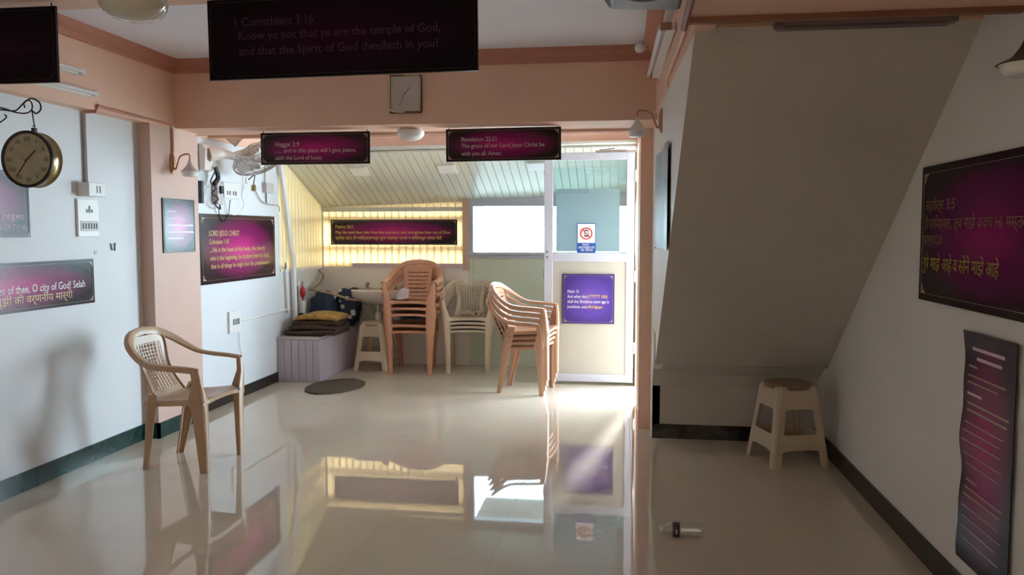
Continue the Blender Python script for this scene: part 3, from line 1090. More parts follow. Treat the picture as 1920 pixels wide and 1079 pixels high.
# right wall
board('verse_board', 'large dark magenta board with yellow lines high on the right wall', 'sign', (XR - .003, 3.035, 1.392), -PI / 2, 1.26, .565, M_PRINTR,
      [('स्तोत्र 3:5', .055, .185, .060, M_OCHTXT, .30), ('हे परमेश्वरा, तूच माझे कवच Hi मस्तक उंच', .05, .262, .062, M_OCHTXT, .98), ('हाग्गय 2:8', .045, .325, .055, M_OCHTXT, .20),
       ('रुपे माझे आहे व सोने माझे आहे', .045, .430, .075, M_OLIVETXT, .70)], border=.03, notch=.05)
t = thing('notice_banner', 'tall narrow rippled magenta notice with many small lines low on the right wall', 'poster', (XR, 2.972, .607), -PI / 2)
pw, ph = .40, .86
G = []
for k in range(25):
    v = k / 24
    wob = .008 * math.sin(v * 14) + .006 * math.sin(v * 25 + 1)
    G.append([Vector(((i / 8 - .5) * pw + wob * .9 * (1 if i == 0 else .3), -.012 - wob * (.9 - .1 * i), (v - .5) * ph)) for i in range(9)])
bm = bm_new(); shell(bm, G, .0022); obj('sheet', bm, M_PRINTN, t, True)
rows = [(.07, .055, .25, .012), (.10, .090, .20, .012), (.035, .125, .07, .008), (.035, .160, .30, .006), (.035, .185, .25, .006), (.035, .225, .12, .010), (.035, .262, .33, .008), (.035, .288, .32, .008), (.035, .335, .30, .005),
        (.035, .365, .28, .005), (.035, .40, .29, .005), (.035, .45, .30, .005), (.035, .49, .26, .005), (.035, .55, .10, .008), (.035, .58, .31, .006), (.035, .605, .30, .006), (.035, .65, .29, .005), (.035, .69, .31, .005), (.035, .73, .27, .005), (.035, .77, .30, .005)]
def ripple(u, v):
    i = u * 8
    wob = .008 * math.sin(v * 14) + .006 * math.sin(v * 25 + 1)
    return -.012 - wob * (.9 - .1 * i)
for ox, oz, lw, lh in rows:
    G = []
    for i in range(6):
        x = ox + lw * i / 5
        G.append([Vector((x - pw / 2, ripple(x / pw, 1 - z / ph) - .0019, ph / 2 - z)) for z in (oz, oz + lh)])
    bm = bm_new(); shell(bm, G, .0008); obj('text_line', bm, M_BORDER if lh < .01 else M_PINKTXT, t)

# banners hanging from the beams; near pair coloured dark for their backlit side
t = board('hanging_banner', 'big shade-darkened violet Corinthians banner hanging from the near beam above the clock', 'banner', (-.999, 2.78, 2.095), 0, .99, .286, M_PRINTD,
      [('1 Corinthians 3:16', .097, .098, .045, M_DIMTXT, .295), ('Know ye not that ye are the temple of God,', .115, .146, .043, M_DIMTXT, .74), ('and that the Spirit of God dwelleth in you?', .115, .200, .043, M_DIMTXT, .735)], th=.01, border=.012, notch=.02, orn=False, line_m=mat('shade_dimmed_border', (.03, .02, .02), .6))
hung(t, .99, .286, .155)
t.rotation_euler = (0, math.radians(-.6), 0)
t = board('hanging_banner', 'shade-darkened violet banner hanging at the top left corner over the tube light', 'banner', (-2.585, 2.78, 2.097), 0, .98, .28, M_PRINTD,
      [], lines=[(.62, .145, .10, .014, mat('shade_dimmed_bars', (.022, .008, .022), .8, spec=.1)), (.735, .145, .17, .014, mat('shade_dimmed_bars', (.022, .008, .022), .8))], th=.01, border=.012, notch=.02, orn=False, line_m=mat('shade_dimmed_border', (.03, .02, .02), .6))
hung(t, .98, .28, .153)
t = board('hanging_banner', 'magenta Haggai banner hanging from the far beam beside the wall fan', 'banner', (-2.178, 5.5, 1.993), 0, .81, .226, M_PRINT,
      [('Haggai 2:9', .107, .097, .046, M_PINKTXT, .18), ('...... and in this place will I give peace,', .107, .141, .042, M_PINKTXT, .60), ('saith the Lord of hosts.', .107, .192, .042, M_PINKTXT, .353)], border=.016)
hung(t, .81, .226, .128)
t = board('hanging_banner', 'magenta Revelation banner hanging from the far beam nearest the door', 'banner', (-.826, 5.5, 2.0), 0, .80, .224, M_PRINT,
      [('Revelation 22:21', .108, .087, .044, M_PINKTXT, .243), ('The grace of our Lord Jesus Christ be', .108, .131, .042, M_PINKTXT, .578), ('with you all. Amen.', .108, .184, .042, M_PINKTXT, .283)], border=.016)
hung(t, .80, .224, .122)
t.rotation_euler = (0, math.radians(-.4), 0)

# ------------------------------------------------------------------ clocks
t = thing('wall_clock', 'square wall clock with gold corner brackets on the brown beam under the big banner', 'clock', (-1.449, 5.28, 2.317), 0)
bm = bm_new(); box(bm, -.112, .112, -.03, 0, -.127, .127); obj('case', bm, mat('dark_brown_case', (.06, .035, .025), .35), t, bevel=.012)
bm = bm_new(); box(bm, -.098, .098, -.034, -.028, -.115, .115); obj('dial', bm, mat('silver_dial', (.52, .46, .42), .35), t, bevel=.006)
bm = bm_new()
tube(bm, [(.0, -.038, .120), (.07, -.038, .120), (.095, -.038, .112), (.104, -.038, .09), (.104, -.038, -.118)], .005, 8, 3)
tube(bm, [(.0, -.038, -.120), (-.06, -.038, -.120), (-.09, -.038, -.112), (-.104, -.038, -.09), (-.104, -.038, .118)], .005, 8, 3)
obj('gold_bracket', bm, mat('gold_metal', (.75, .60, .38), .25, 1.0), t, True)
MK = mat('clock_ink', (.05, .04, .04), .4)
for nm, L, a, w in (('hour_hand', .058, 42, .006), ('minute_hand', .085, 206, .004)):
    a = math.radians(a)
    bm = bm_new(); bar(bm, (-.01 * math.sin(a), -.0365, -.01 * math.cos(a) + .0), (L * math.sin(a), -.0365, L * math.cos(a)), .002, w, (0, 1, 0)); obj(nm, bm, MK, t)
bm = bm_new()
for k in range(12):
    a = k * PI / 6
    r = .085
    bar(bm, (.9 * r * math.sin(a), -.0345, r * math.cos(a)), (.98 * r * math.sin(a), -.0345, 1.1 * r * math.cos(a)), .001, .004, (0, 1, 0))
obj('hour_marks', bm, mat('dull_mark', (.25, .2, .18), .4), t)

t = thing('station_clock', 'round brass double-sided clock hanging from a scroll bracket by the left wall', 'clock', (-2.85, 3.53, 1.75), 0)
R = .133
MX = Matrix.Rotation(-PI / 2, 4, 'X')     # z -> +y
bm = bm_new(); lathe(bm, [(R - .004, .004), (R, 0), (R + .002, .006), (R - .003, .012), (R - .003, .062), (R + .002, .068), (R, .074), (R - .004, .07)], 56, MX, False)
lathe(bm, [(R - .006, .006), (R - .006, .068)], 48, MX)
obj('drum', bm, M_BRASS, t, True)
bm = bm_new(); lathe(bm, [(R - .010, .0), (R - .010, -.002), (R + .003, -.004), (R + .004, .004), (R - .004, .006)], 56, MX, False); obj('bezel', bm, mat('dark_bezel', (.04, .035, .03), .35, .6), t, True)
bm = bm_new(); lathe(bm, [(R - .008, .0035), (R - .008, .0055)], 48, MX); obj('dial', bm, mat('aged_dial', (.40, .36, .25), .35, noise=.15, nscale=20), t)
for k in range(12):
    a = (k + 1) * PI / 6
    text_mesh('numeral', ['I', 'II', 'III', 'IIII', 'V', 'VI', 'VII', 'VIII', 'IX', 'X', 'XI', 'XII'][k], .030, mat('faded_numeral', (.14, .12, .08), .5), t, (.098 * math.sin(a), .003, .098 * math.cos(a) - .011), align='CENTER')
for nm, L, a, w in (('hour_hand', .062, 48, .010), ('minute_hand', .10, 216, .006), ('second_hand', .05, 272, .002)):
    a = math.radians(a)
    bm = bm_new(); bar(bm, (-.015 * math.sin(a), .001, -.015 * math.cos(a)), (L * math.sin(a), .001, L * math.cos(a)), .0015, w, (0, 1, 0))
    obj(nm, bm, MK, t)
bm = bm_new()
bx = lambda x, y: ((x - 60) * .0026 + .012, .037, (298 - y) * .00258)
box(bm, .006, .024, .028, .046, R - .004, R + .02)
tube(bm, [(.015, .037, R + .02), bx(62, 246), bx(62, 235), bx(60, 222), bx(58, 205)], .003, 6)
lathe(bm, [(.006, 0), (.009, .002), (.006, .004)], 12, Matrix.Translation(bx(61, 236)), False)
obj('hanger', bm, M_WIRE, t, True)
bm = bm_new()
tube(bm, [bx(-68, 210), bx(-30, 203), bx(0, 204), bx(24, 206), (bx(42, 192)), bx(58, 184), bx(74, 192), bx(76, 205), bx(66, 212), bx(58, 206)], .004, 6, 5)
tube(bm, [bx(-68, 195), bx(-30, 196), bx(0, 201), bx(24, 209), bx(46, 211), bx(58, 204), bx(58, 192), bx(50, 187), bx(42, 192), bx(44, 201)], .0035, 6, 5)
tube(bm, [bx(-68, 235), bx(-30, 236), bx(0, 222), bx(5, 216), bx(1, 213)], .0035, 6, 4)
box(bm, -.35, -.338, .025, .05, .15, .32)
obj('scroll_bracket', bm, M_WIRE, t, True)

# ------------------------------------------------------------------ lamps
def sconce(label, loc, rotz, reach=.135, scale=1.0, m=M_COPPER, drop=.0, shade=M_SHADE):
    """wall lamp: local -y is away from the wall"""
    t = thing('wall_sconce', label, 'lamp', loc, rotz, 'wall sconces')
    bm = bm_new()
    lathe(bm, [(0, 0), (.024, 0), (.026, .006), (.020, .016), (.008, .022), (0, .022)], 24, Matrix.Scale(2.9, 4, (0, 0, 1)) @ Matrix.Rotation(PI / 2, 4, 'X'), False)
    obj('backplate', bm, m, t, True)
    bm = bm_new(); tube(bm, [(0, -.015, -.03), (0, -.03, -.04), (0, -.045, .0), (0, -.065, .045), (0, -reach * .8, .062), (0, -reach, .058)], .006, 8, 4)
    tube(bm, [(0, -reach, .058), (0, -reach, .02)], .005, 8)
    obj('arm', bm, m, t, True)
    r = .062 * scale
    bm = bm_new(); lathe(bm, [(.010, .022), (.012, .008), (.020, -.012), (.040, -.040), (r, -.058), (r + .004, -.060), (r, -.062), (.038, -.045), (.008, -.014)], 32, Matrix.Translation((0, -reach, 0)), False)
    obj('lamp_shade', bm, shade, t, True)
    bm = bm_new(); lathe(bm, [(r - .004, -.060), (r - .010, -.078), (r * .72, -.092), (.004, -.098)], 32, Matrix.Translation((0, -reach, 0)), False)
    obj('glass_bowl', bm, M_DOME, t, True)
    return t
sconce('copper wall sconce with pale conical shade on the peach pilaster', (PIX, 5.22, 1.875), PI / 2)
sconce('copper wall sconce beside the door top on the narrow white wall', (sx(4.86), 4.86, 2.055), math.radians(-88.6), reach=.145)
sconce('dark wall sconce at the far right edge above the large board', (XR, 2.53, 1.945), -PI / 2, reach=.13, scale=1.25, m=M_STEEL, shade=mat('dull_shade', (.10, .07, .07), .3))

def dome(label, loc, r, m, ribbed=False):
    t = thing('ceiling_dome_light', label, 'lamp', loc, 0, 'dome lights under the beams')
    bm = bm_new(); lathe(bm, [(0, 0), (r * .8, 0), (r * .8, -.02), (0, -.02)], 32, None, False); obj('base', bm, M_WPLAST, t, True)
    bm = bm_new()
    prof = [(r * .82, -.008), (r * .98, -.016), (r, -.030), (r * .93, -.05), (r * .72, -.07), (r * .4, -.082), (.003, -.086)] if not ribbed else \
           [(r * .75, -.01)] + [(r * (.80 + .025 * k) + (.003 if k % 2 else 0), -.012 - .008 * k) for k in range(8)] + [(r * .97, -.085), (r * .86, -.105), (r * .62, -.122), (r * .3, -.132), (.003, -.135)]
    lathe(bm, prof, 48, None, False); obj('diffuser', bm, m, t, True)
bm = None
dome('white dome light under the far beam between the two magenta banners', (-1.479, 5.5, ZB), .097, M_DOME)
dome('ribbed glass dome light under the near beam at top left', (-1.685, 2.62, 2.26), .112, mat('dusty_glass', (.55, .53, .46), .12), True)

def tube_light(label, p, q, out, group='tube lights', endcap=None, body=None):
    """batten with a fluorescent tube; p and q are its ends on the wall, out the wall normal"""
    p, q, out = Vector(p), Vector(q), Vector(out)
    t = thing('tube_light', label, 'lamp', p, 0, group)
    d = q - p
    bm = bm_new(); bar(bm, out * .02, d + out * .02, .040, .045, out); obj('batten', bm, body or M_WPLAST, t, bevel=.004)
    for k in (0, 1):
        c = d * (.985 * k + .008)
        bm = bm_new(); bar(bm, c + out * .04 - d.normalized() * .018, c + out * .04 + d.normalized() * .018, .036, .05, out); obj('tube_holder', bm, endcap or M_WPLAST, t, bevel=.004)
    bm = bm_new(); tube(bm, [d * .012 + out * .062, d * .985 + out * .062], .013, 12); obj('fluorescent_tube', bm, M_DOME if body is None else body, t, True)
tube_light('white tube light on the left peach beam below the corner banner', (PIX, 3.15, 2.185), (PIX, 4.36, 2.205), (1, 0, 0))
tube_light('white tube light higher on the left peach beam, its end peeking out beside the banner', (PIX, 3.05, 2.31), (PIX, 4.25, 2.31), (1, 0, 0))
tube_light('bright tube light on the right peach beam above the stair wall', (.225, 3.80, 2.34), (.205, 5.00, 2.35), (-1, 0, 0), endcap=mat('brown_holder', (.33, .20, .11), .4))
tube_light('unlit tube light in the dark at the top of the staircase underside', (.556, 3.15, 2.165), (1.158, 3.15, 2.165), (0, -1, 0), endcap=mat('mauve_metal', (.20, .14, .14), .5), body=mat('mauve_metal', (.20, .14, .14), .5))
bm = bm_new(); bar(bm, (.216, 3.1, 2.47), (.208, 4.45, 2.47), .035, .03); tag(obj('cable_casing', bm, M_WPLAST, bevel=.003), 'white cable casing above the right tube light', 'casing')
t = thing('light_bulb', 'white round bulb in a brown angled holder at the beam corner', 'lamp', (.195, 5.13, 2.575), 0)
bm = bm_new(); bar(bm, (.02, 0, .02), (-.05, .0, -.015), .05, .035); bar(bm, (-.04, 0, -.012), (-.07, 0, -.022), .03, .03); obj('holder', bm, mat('brown_holder', (.33, .20, .11), .4), t, bevel=.006)
bm = bm_new(); lathe(bm, [(.001, -.040), (.018, -.036), (.031, -.02), (.034, 0), (.028, .02), (.014, .034), (.012, .05)], 24, Matrix.Translation((-.098, 0, -.03)) @ Matrix.Rotation(math.radians(70), 4, 'Y'), False); obj('bulb', bm, M_DOME, t, True)

t = thing('loudspeaker', 'dark grey loudspeaker box hanging at the top edge next to the right beam', 'speaker', (.06, 2.60, 2.142), 0)
bm = bm_new()
prism(bm, [(-.11, .0), (.12, -.01), (.125, .14), (-.13, .14), (-.13, .03)], 1, -.13, .16)
obj('cabinet', bm, mat('slate_cabinet', (.075, .09, .12), .35), t, bevel=.012)
bm = bm_new(); lathe(bm, [(.06, 0), (.056, -.008), (.045, -.006), (.028, -.002), (0, -.001)], 32, Matrix.Translation((0, -.02, -.004)), False); obj('driver', bm, M_BLACK, t, True)
bm = bm_new(); box(bm, -.03, .03, -.03, .03, .14, .15); obj('bracket', bm, M_BLACK, t)

# panel lights let into the sloping roof
for lab, cx in (('square panel light in the lean-to roof nearest the left wall', -2.53), ('square panel light in the middle of the lean-to roof', -1.67), ('square panel light in the lean-to roof beside the door', -.81)):
    k = (cx - XL) / 3.3
    za, zb = 2.115 + k * .035, 1.63 + k * .115
    sl = math.atan2(zb - za, 1.15)
    y = 7.51
    z = za + (zb - za) * (y - 7.18) / 1.15
    t = thing('panel_light', lab, 'lamp', (cx, y, z), 0, 'panel lights in the lean-to roof')
    t.rotation_euler = (sl, 0, 0)
    bm = bm_new(); box(bm, -.09, .09, -.09, .09, -.012, 0); obj('rim', bm, M_WPLAST, t, bevel=.003)
    bm = bm_new(); box(bm, -.078, .078, -.078, .078, -.015, -.011); obj('diffuser', bm, M_DOME, t)

# ------------------------------------------------------------------ wall fan
t = thing('wall_fan', 'white wall-mounted fan tilted down in the back left corner', 'fan', (XL, 5.80, 1.96), 0)
MF = mat('fan_plastic', (.72, .66, .60), .35)
bm = bm_new(); prism(bm, [(0, -.10), (.05, -.09), (.06, .06), (.03, .11), (0, .11)], 1, -.06, .06); obj('wall_base', bm, MF, t, bevel=.01)
bm = bm_new(); tube(bm, [(.05, 0, .03), (.10, .06, .045), (.14, .13, .04), (.16, .20, .03)], [.055, .050, .034, .03], 14, 0); obj('arm', bm, MF, t, True)
fc = Vector((.30, .32, .045))
n = Vector((.52, -.16, -.84)).normalized()
Rm = n.to_track_quat('Z', 'Y').to_matrix().to_4x4(); Rm.translation = fc
bm = bm_new(); lathe(bm, [(0, -.10), (.05, -.10), (.07, -.085), (.075, -.02), (.06, 0), (0, 0)], 24, Rm, False); tube(bm, [(.16, .19, .035), (.20, .24, .06), fc - n * .06], .03, 10); obj('motor_housing', bm, MF, t, True)
bm = bm_new(); M2 = Matrix.Translation((.17, .20, .185)) @ Euler((math.radians(20), math.radians(40), math.radians(25))).to_matrix().to_4x4(); boxm(bm, (.10, .02, .13), M2); obj('control_box', bm, mat('pinkish_plastic', (.66, .56, .52), .35), t, bevel=.01)
bm = bm_new()
Rr = .22
for rr, zz in ((Rr, .02), (Rr * .98, .035), (Rr * .75, .07), (Rr * .45, .085), (Rr * .92, -.01), (Rr * .6, -.03)):
    tube(bm, [Rm @ Vector((rr * math.cos(a * PI / 18), rr * math.sin(a * PI / 18), zz)) for a in range(37)], .003 if rr < Rr * .97 else .006, 5)
for k in range(40):
    a = k * PI / 20
    tube(bm, [Rm @ Vector((r_ * math.cos(a), r_ * math.sin(a), z_)) for r_, z_ in ((.03, .088), (Rr * .45, .085), (Rr * .75, .07), (Rr, .02), (Rr * .92, -.01), (Rr * .6, -.03), (.06, -.035))], .0018, 4)
obj('guard', bm, M_STEEL, t, True)
bm = bm_new(); lathe(bm, [(0, .0), (.03, .0), (.035, .03), (.02, .055), (0, .06)], 20, Rm, False); obj('hub', bm, MF, t, True)
for k in range(3):
    G = []
    for i in range(7):
        r_ = .03 + .165 * i / 6
        wd = (.03 + .075 * math.sin(PI * min(1, (i + .8) / 7)))
        row = []
        for j in range(5):
            u = j / 4 - .5
            a = k * 2 * PI / 3
            v_ = Vector((r_, u * wd * 1.6, .02 + u * .05))
            v_ = Matrix.Rotation(a, 4, 'Z') @ v_
            row.append(Rm @ v_)
        G.append(row)
    bm = bm_new(); shell(bm, G, .003); obj('blade', bm, mat('fan_blade', (.62, .60, .57), .3), t, True)
bm = bm_new(); tube(bm, [(.2, .26, .02), (.16, .33, -.15), (.06, .5, -.26), (.04, .58, -.34), (.03, .45, -.42), (.02, .33, -.39), (.02, .28, -.30)], .0035, 5, 4); obj('power_cord', bm, M_WPLAST, t, True)

# clutter of sockets and leads under the fan
def wallbox(name, label, cat, loc, rotz, w, h, d, m, extra=None, group=None):
    t = thing(name, label, cat, loc, rotz, group)
    bm = bm_new(); box(bm, -w / 2, w / 2, -d, 0, -h / 2, h / 2); obj('housing', bm, m, t, bevel=.003)
    return t
def rockers(t, xs, z, d, m=None, w=.016, h=.034):
    for x in xs:
        bm = bm_new(); box(bm, x - w / 2, x + w / 2, -d - .004, -d + .001, z - h / 2, z + h / 2); obj('switch', bm, m or M_WPLAST, t, bevel=.002)
M_DKSW = mat('dark_switch', (.10, .10, .11), .4)
t = wallbox('switch_board', 'small white switch board with dark switches below the fan', 'switch', (XL, 6.20, 1.735), PI / 2, .26, .13, .03, M_WPLAST)
rockers(t, (-.08, -.04, .02, .06), -.02, .03, M_DKSW)
t = wallbox('socket_adapter', 'white plug adapter on the wall beside the pilaster, leads hanging from it', 'adapter', (XL, 5.97, 1.70), PI / 2, .09, .17, .05, mat('grey_plastic', (.50, .48, .46), .4))
bm = bm_new(); box(bm, -.02, .02, -.07, -.05, .0, .06); obj('plug', bm, M_BLACK, t, bevel=.004)
t = wallbox('router', 'narrow black router standing out from the wall beside the peach pilaster', 'router', (XL, 5.70, 1.70), PI / 2, .03, .17, .05, M_BLACK)
def cable(name, label, pts, r=.004, m=None, sm=5, cat='cable'):
    bm = bm_new(); tube(bm, pts, r, 6, sm)
    return tag(obj(name, bm, m or M_WIRE, None, True), label, cat)
xw = XL + .02
cable('cable', 'dark tangled cable looping below the fan beside the pilaster', [(xw + .05, 5.85, 1.86), (xw + .04, 5.80, 1.78), (xw + .03, 5.90, 1.74), (xw + .04, 5.82, 1.70), (xw + .03, 5.93, 1.66), (xw + .04, 5.85, 1.62), (xw + .02, 5.98, 1.58), (xw + .02, 5.93, 1.68)], .006)
cable('cable', 'thin grey lead drooping in a loop above the large wall board', [(xw + .01, 6.0, 1.64), (xw, 5.99, 1.55), (xw, 6.07, 1.48), (xw, 6.14, 1.53), (xw, 6.18, 1.66)], .004)
cable('cable', 'black plug lead hanging behind the pilaster edge', [(xw + .05, 5.86, 1.90), (xw + .06, 5.88, 1.82), (xw + .05, 5.84, 1.77)], .02, M_BLACK, 3)
cable('fan_lead', 'thin beige lead running along the wall to the lean-to corner', [(xw, 6.60, 1.80), (xw, 6.68, 1.72), (xw, 6.80, 1.66), (xw, 7.02, 1.645), (xw, 7.11, 1.64), (xw, 7.13, 1.59)], .005, mat('beige_lead', (.42, .38, .32), .5))
t = thing('lamp_holder', 'old brass bulb holder on a bent wire between the fan and the junction box', 'lamp', (XL, 6.52, 1.84), 0)
bm = bm_new(); lathe(bm, [(0, 0), (.03, 0), (.03, .012), (0, .014)], 16, Matrix.Rotation(PI / 2, 4, 'Y'), False); obj('rose', bm, M_WPLAST, t, True)
bm = bm_new(); tube(bm, [(.01, 0, 0), (.06, .02, .05), (.09, -.02, .06), (.10, -.06, .02), (.09, -.06, -.04)], .005, 6, 4); obj('bent_arm', bm, M_WIRE, t, True)
bm = bm_new(); lathe(bm, [(.012, 0), (.02, -.01), (.022, -.05), (.016, -.055)], 14, Matrix.Translation((.09, -.06, -.04))); obj('socket', bm, M_BRASS, t, True)
t = wallbox('junction_box', 'square white junction box with conduits above and below beside the lean-to', 'box', (XL, 6.885, 1.795), PI / 2, .15, .09, .045, mat('grey_plastic', (.50, .48, .46), .4))
bm = bm_new(); tube(bm, [(-.02, -.012, .045), (-.02, -.012, .32)], .010, 8); obj('conduit', bm, M_WPLAST, t, True)
bm = bm_new(); tube(bm, [(-.02, -.012, -.045), (-.02, -.012, -.14)], .005, 6); obj('lower_lead', bm, M_WIRE, t, True)

# ------------------------------------------------------------------ left wall fittings
t = wallbox('junction_box', 'grey-sided switch box at the foot of the conduit on the left wall', 'box', (XL, 4.435, 1.652), PI / 2, .15, .082, .075, M_WPLAST)
bm = bm_new()
for x in (-.006, .020):
    box(bm, x, x + .010, -.0765, -.074, -.02, .022)
obj('switch', bm, M_DKSW, t)
t = wallbox('switchboard', 'white panel with a socket and a row of dark switches on the left wall', 'switch', (XL, 4.432, 1.483), PI / 2, .19, .225, .014, M_WPLAST)
bm = bm_new()
for x, z in ((0.01, .065), (-.012, .04), (.03, .04)):
    lathe(bm, [(.0, 0), (.009, 0), (.009, .003), (0, .003)], 12, Matrix.Translation((x, -.013, z)) @ Matrix.Rotation(PI / 2, 4, 'X'), False)
box(bm, -.022, .036, -.0165, -.013, .046, .052); box(bm, .004, .012, -.0165, -.013, .03, .07)
obj('socket', bm, M_DKSW, t)
bm = bm_new(); box(bm, -.075, .085, -.017, -.013, -.078, -.018); obj('switch_plate', bm, mat('grey_plastic', (.50, .48, .46), .4), t, bevel=.002)
rockers(t, (-.055, -.03, -.005, .02, .045, .068), -.048, .016, M_DKSW, .010, .034)
cable('conduit', 'grey conduit rising from the left switch box to the peach beam', [(XL + .012, 4.425, 1.69), (XL + .012, 4.425, 2.108)], .011, mat('grey_conduit', (.36, .34, .35), .5), 0, 'conduit')
cable('conduit', 'peach conduit running along the lower edge of the left beam to the pilaster', [(XL + .012, 4.425, 2.112), (PIX + .004, 4.425, 2.112), (PIX + .010, 4.43, 2.15), (PIX + .010, 4.5, 2.145), (PIX + .010, 5.22, 2.135)], .010, M_CORN, 0, 'conduit')
cable('conduit', 'brown conduit dropping down the pilaster to the copper sconce', [(PIX + .008, 5.225, 2.12), (PIX + .008, 5.225, 1.945)], .010, mat('peach_conduit', (.50, .27, .19), .5), 0, 'conduit')
bm = bm_new(); bar(bm, (XL + .002, 4.645, 1.325), (XL + .002, 4.66, 1.285), .012, .004); bar(bm, (XL + .002, 4.69, 1.33), (XL + .002, 4.685, 1.28), .012, .004); bar(bm, (XL + .002, 4.645, 1.325), (XL + .002, 4.67, 1.318), .008, .004)
tag(obj('sticker', bm, mat('grey_sticker', (.18, .18, .2), .5)), 'small dark curled sticker on the bare left wall beside the switches', 'sticker')
bm = bm_new(); box(bm, XL, XL + .003, 4.49, 4.515, 1.262, 1.285); tag(obj('tape_scrap', bm, mat('grey_plastic', (.50, .48, .46), .4)), 'tiny grey scrap of tape above the end of the long left board', 'tape')
t = wallbox('switch_board', 'white socket plate low on the back left wall with a thin cable below', 'switch', (XL, 6.225, .655), PI / 2, .20, .18, .02, M_WPLAST)
rockers(t, (-.04, -.015, .01, .035, .055), .0, .02, M_DKSW, .010, .05)
bm = bm_new(); tube(bm, [(.06, -.012, -.09), (.075, -.012, -.2), (.10, -.012, -.33), (.06, -.012, -.46), (.02, -.012, -.52)], .003, 5, 4); obj('lead', bm, mat('white_lead', (.6, .6, .58), .5), t, True)
cable('conduit', 'white conduit running level along the back left wall from the socket plate', [(XL + .012, 6.33, .655), (XL + .012, 7.34, .655)], .012, M_WPLAST, 0, 'conduit')

# right beam conduit
cable('conduit', 'peach conduit looping along the lower edge of the right beam', [(sx(3.0) - .03, 3.0, 2.19), (sx(3.6) - .025, 3.6, 2.19), (sx(4.25) - .022, 4.25, 2.19), (sx(4.3) - .018, 4.30, 2.165), (sx(4.3) - .006, 4.30, 2.155)], .008, M_PEACH, 0, 'conduit')

# ------------------------------------------------------------------ lean-to corner: bench, mats, bags, basin, pipes
t = thing('storage_bench', 'low lilac plank-clad box bench in the back left corner', 'bench', (-3.0, 7.6, 0), 0)
bm = bm_new()
x = -.195
while x < .2:
    box(bm, x, min(x + .066, .208), -.553, -.545, .012, .395); x += .070
box(bm, -.2, .208, -.545, -.53, 0, .40)
obj('front_panel', bm, M_LILAC, t, bevel=.002)
bm = bm_new()
y = -.55
while y < .58:
    box(bm, .203, .211, y, min(y + .066, .59), .012, .395); y += .070
box(bm, .19, .203, -.545, .59, 0, .40)
obj('side_panel', bm, M_LILAC, t, bevel=.002)
bm = bm_new(); box(bm, -.2, .215, -.56, .60, .398, .420); obj('top', bm, mat('worn_top', (.55, .48, .45), .45), t, bevel=.004)
bm = bm_new(); box(bm, .196, .216, -.558, -.543, 0, .398); obj('corner_trim', bm, M_LILAC, t)

M_MATTOP = mat('ochre_mat', (.42, .24, .055), .85, noise=.55, nscale=26, bump=.3)
M_MATSIDE = mat('brown_mat', (.075, .038, .022), .9, noise=.5, nscale=22, bump=.3)
def folded_mat(label, z, dx, dy, w, l, m, seed):
    random.seed(seed)
    G = []
    th = .019
    prof = []
    # folded twice: cross-section of a U turned on its side, fold towards the room
    for k in range(9):
        prof.append((l / 2 - l * k / 8, th * .5 + .030))
    for k in range(1, 6):
        a = PI / 2 + PI * k / 6
        prof.append((-l / 2 + .016 * math.cos(a), .030 + th * .0 + .0145 * math.sin(a) - .004))
    for k in range(9):
        prof.append((-l / 2 + l * k / 8 + .004 * math.sin(k), .011))
    nz = 11
    for i in range(nz):
        u = i / (nz - 1)
        sag = .010 * math.sin(u * 5 + seed) - .012 * (abs(2 * u - 1) ** 4)
        G.append([Vector(((u - .5) * w + random.uniform(-.004, .004) * 0, y, zz + sag * (1 if zz > .02 else .5))) for y, zz in prof])
    bm = bm_new()
    shell(bm, G, th * .9)
    o = obj('folded_mat', bm, m, None, True, loc=(-2.90 + dx, 7.33 + dy, z), rot=(0, 0, random.uniform(-.05, .05)))
    return tag(o, label, 'mat', 'folded mats on the bench')
folded_mat('dark brown folded mat at the bottom of the pile on the bench', .427, -.005, -.01, .50, .36, M_MATSIDE, 3)
folded_mat('dark brown folded mat second from the bottom of the pile on the bench', .474, .015, .0, .46, .35, M_MATSIDE, 6)
folded_mat('dark brown folded mat just under the ochre mat of the pile on the bench', .521, .02, .01, .42, .34, M_MATSIDE, 9)
folded_mat('ochre yellow folded mat with dark marks on top of the pile', .568, .03, .02, .40, .36, M_MATTOP, 12)

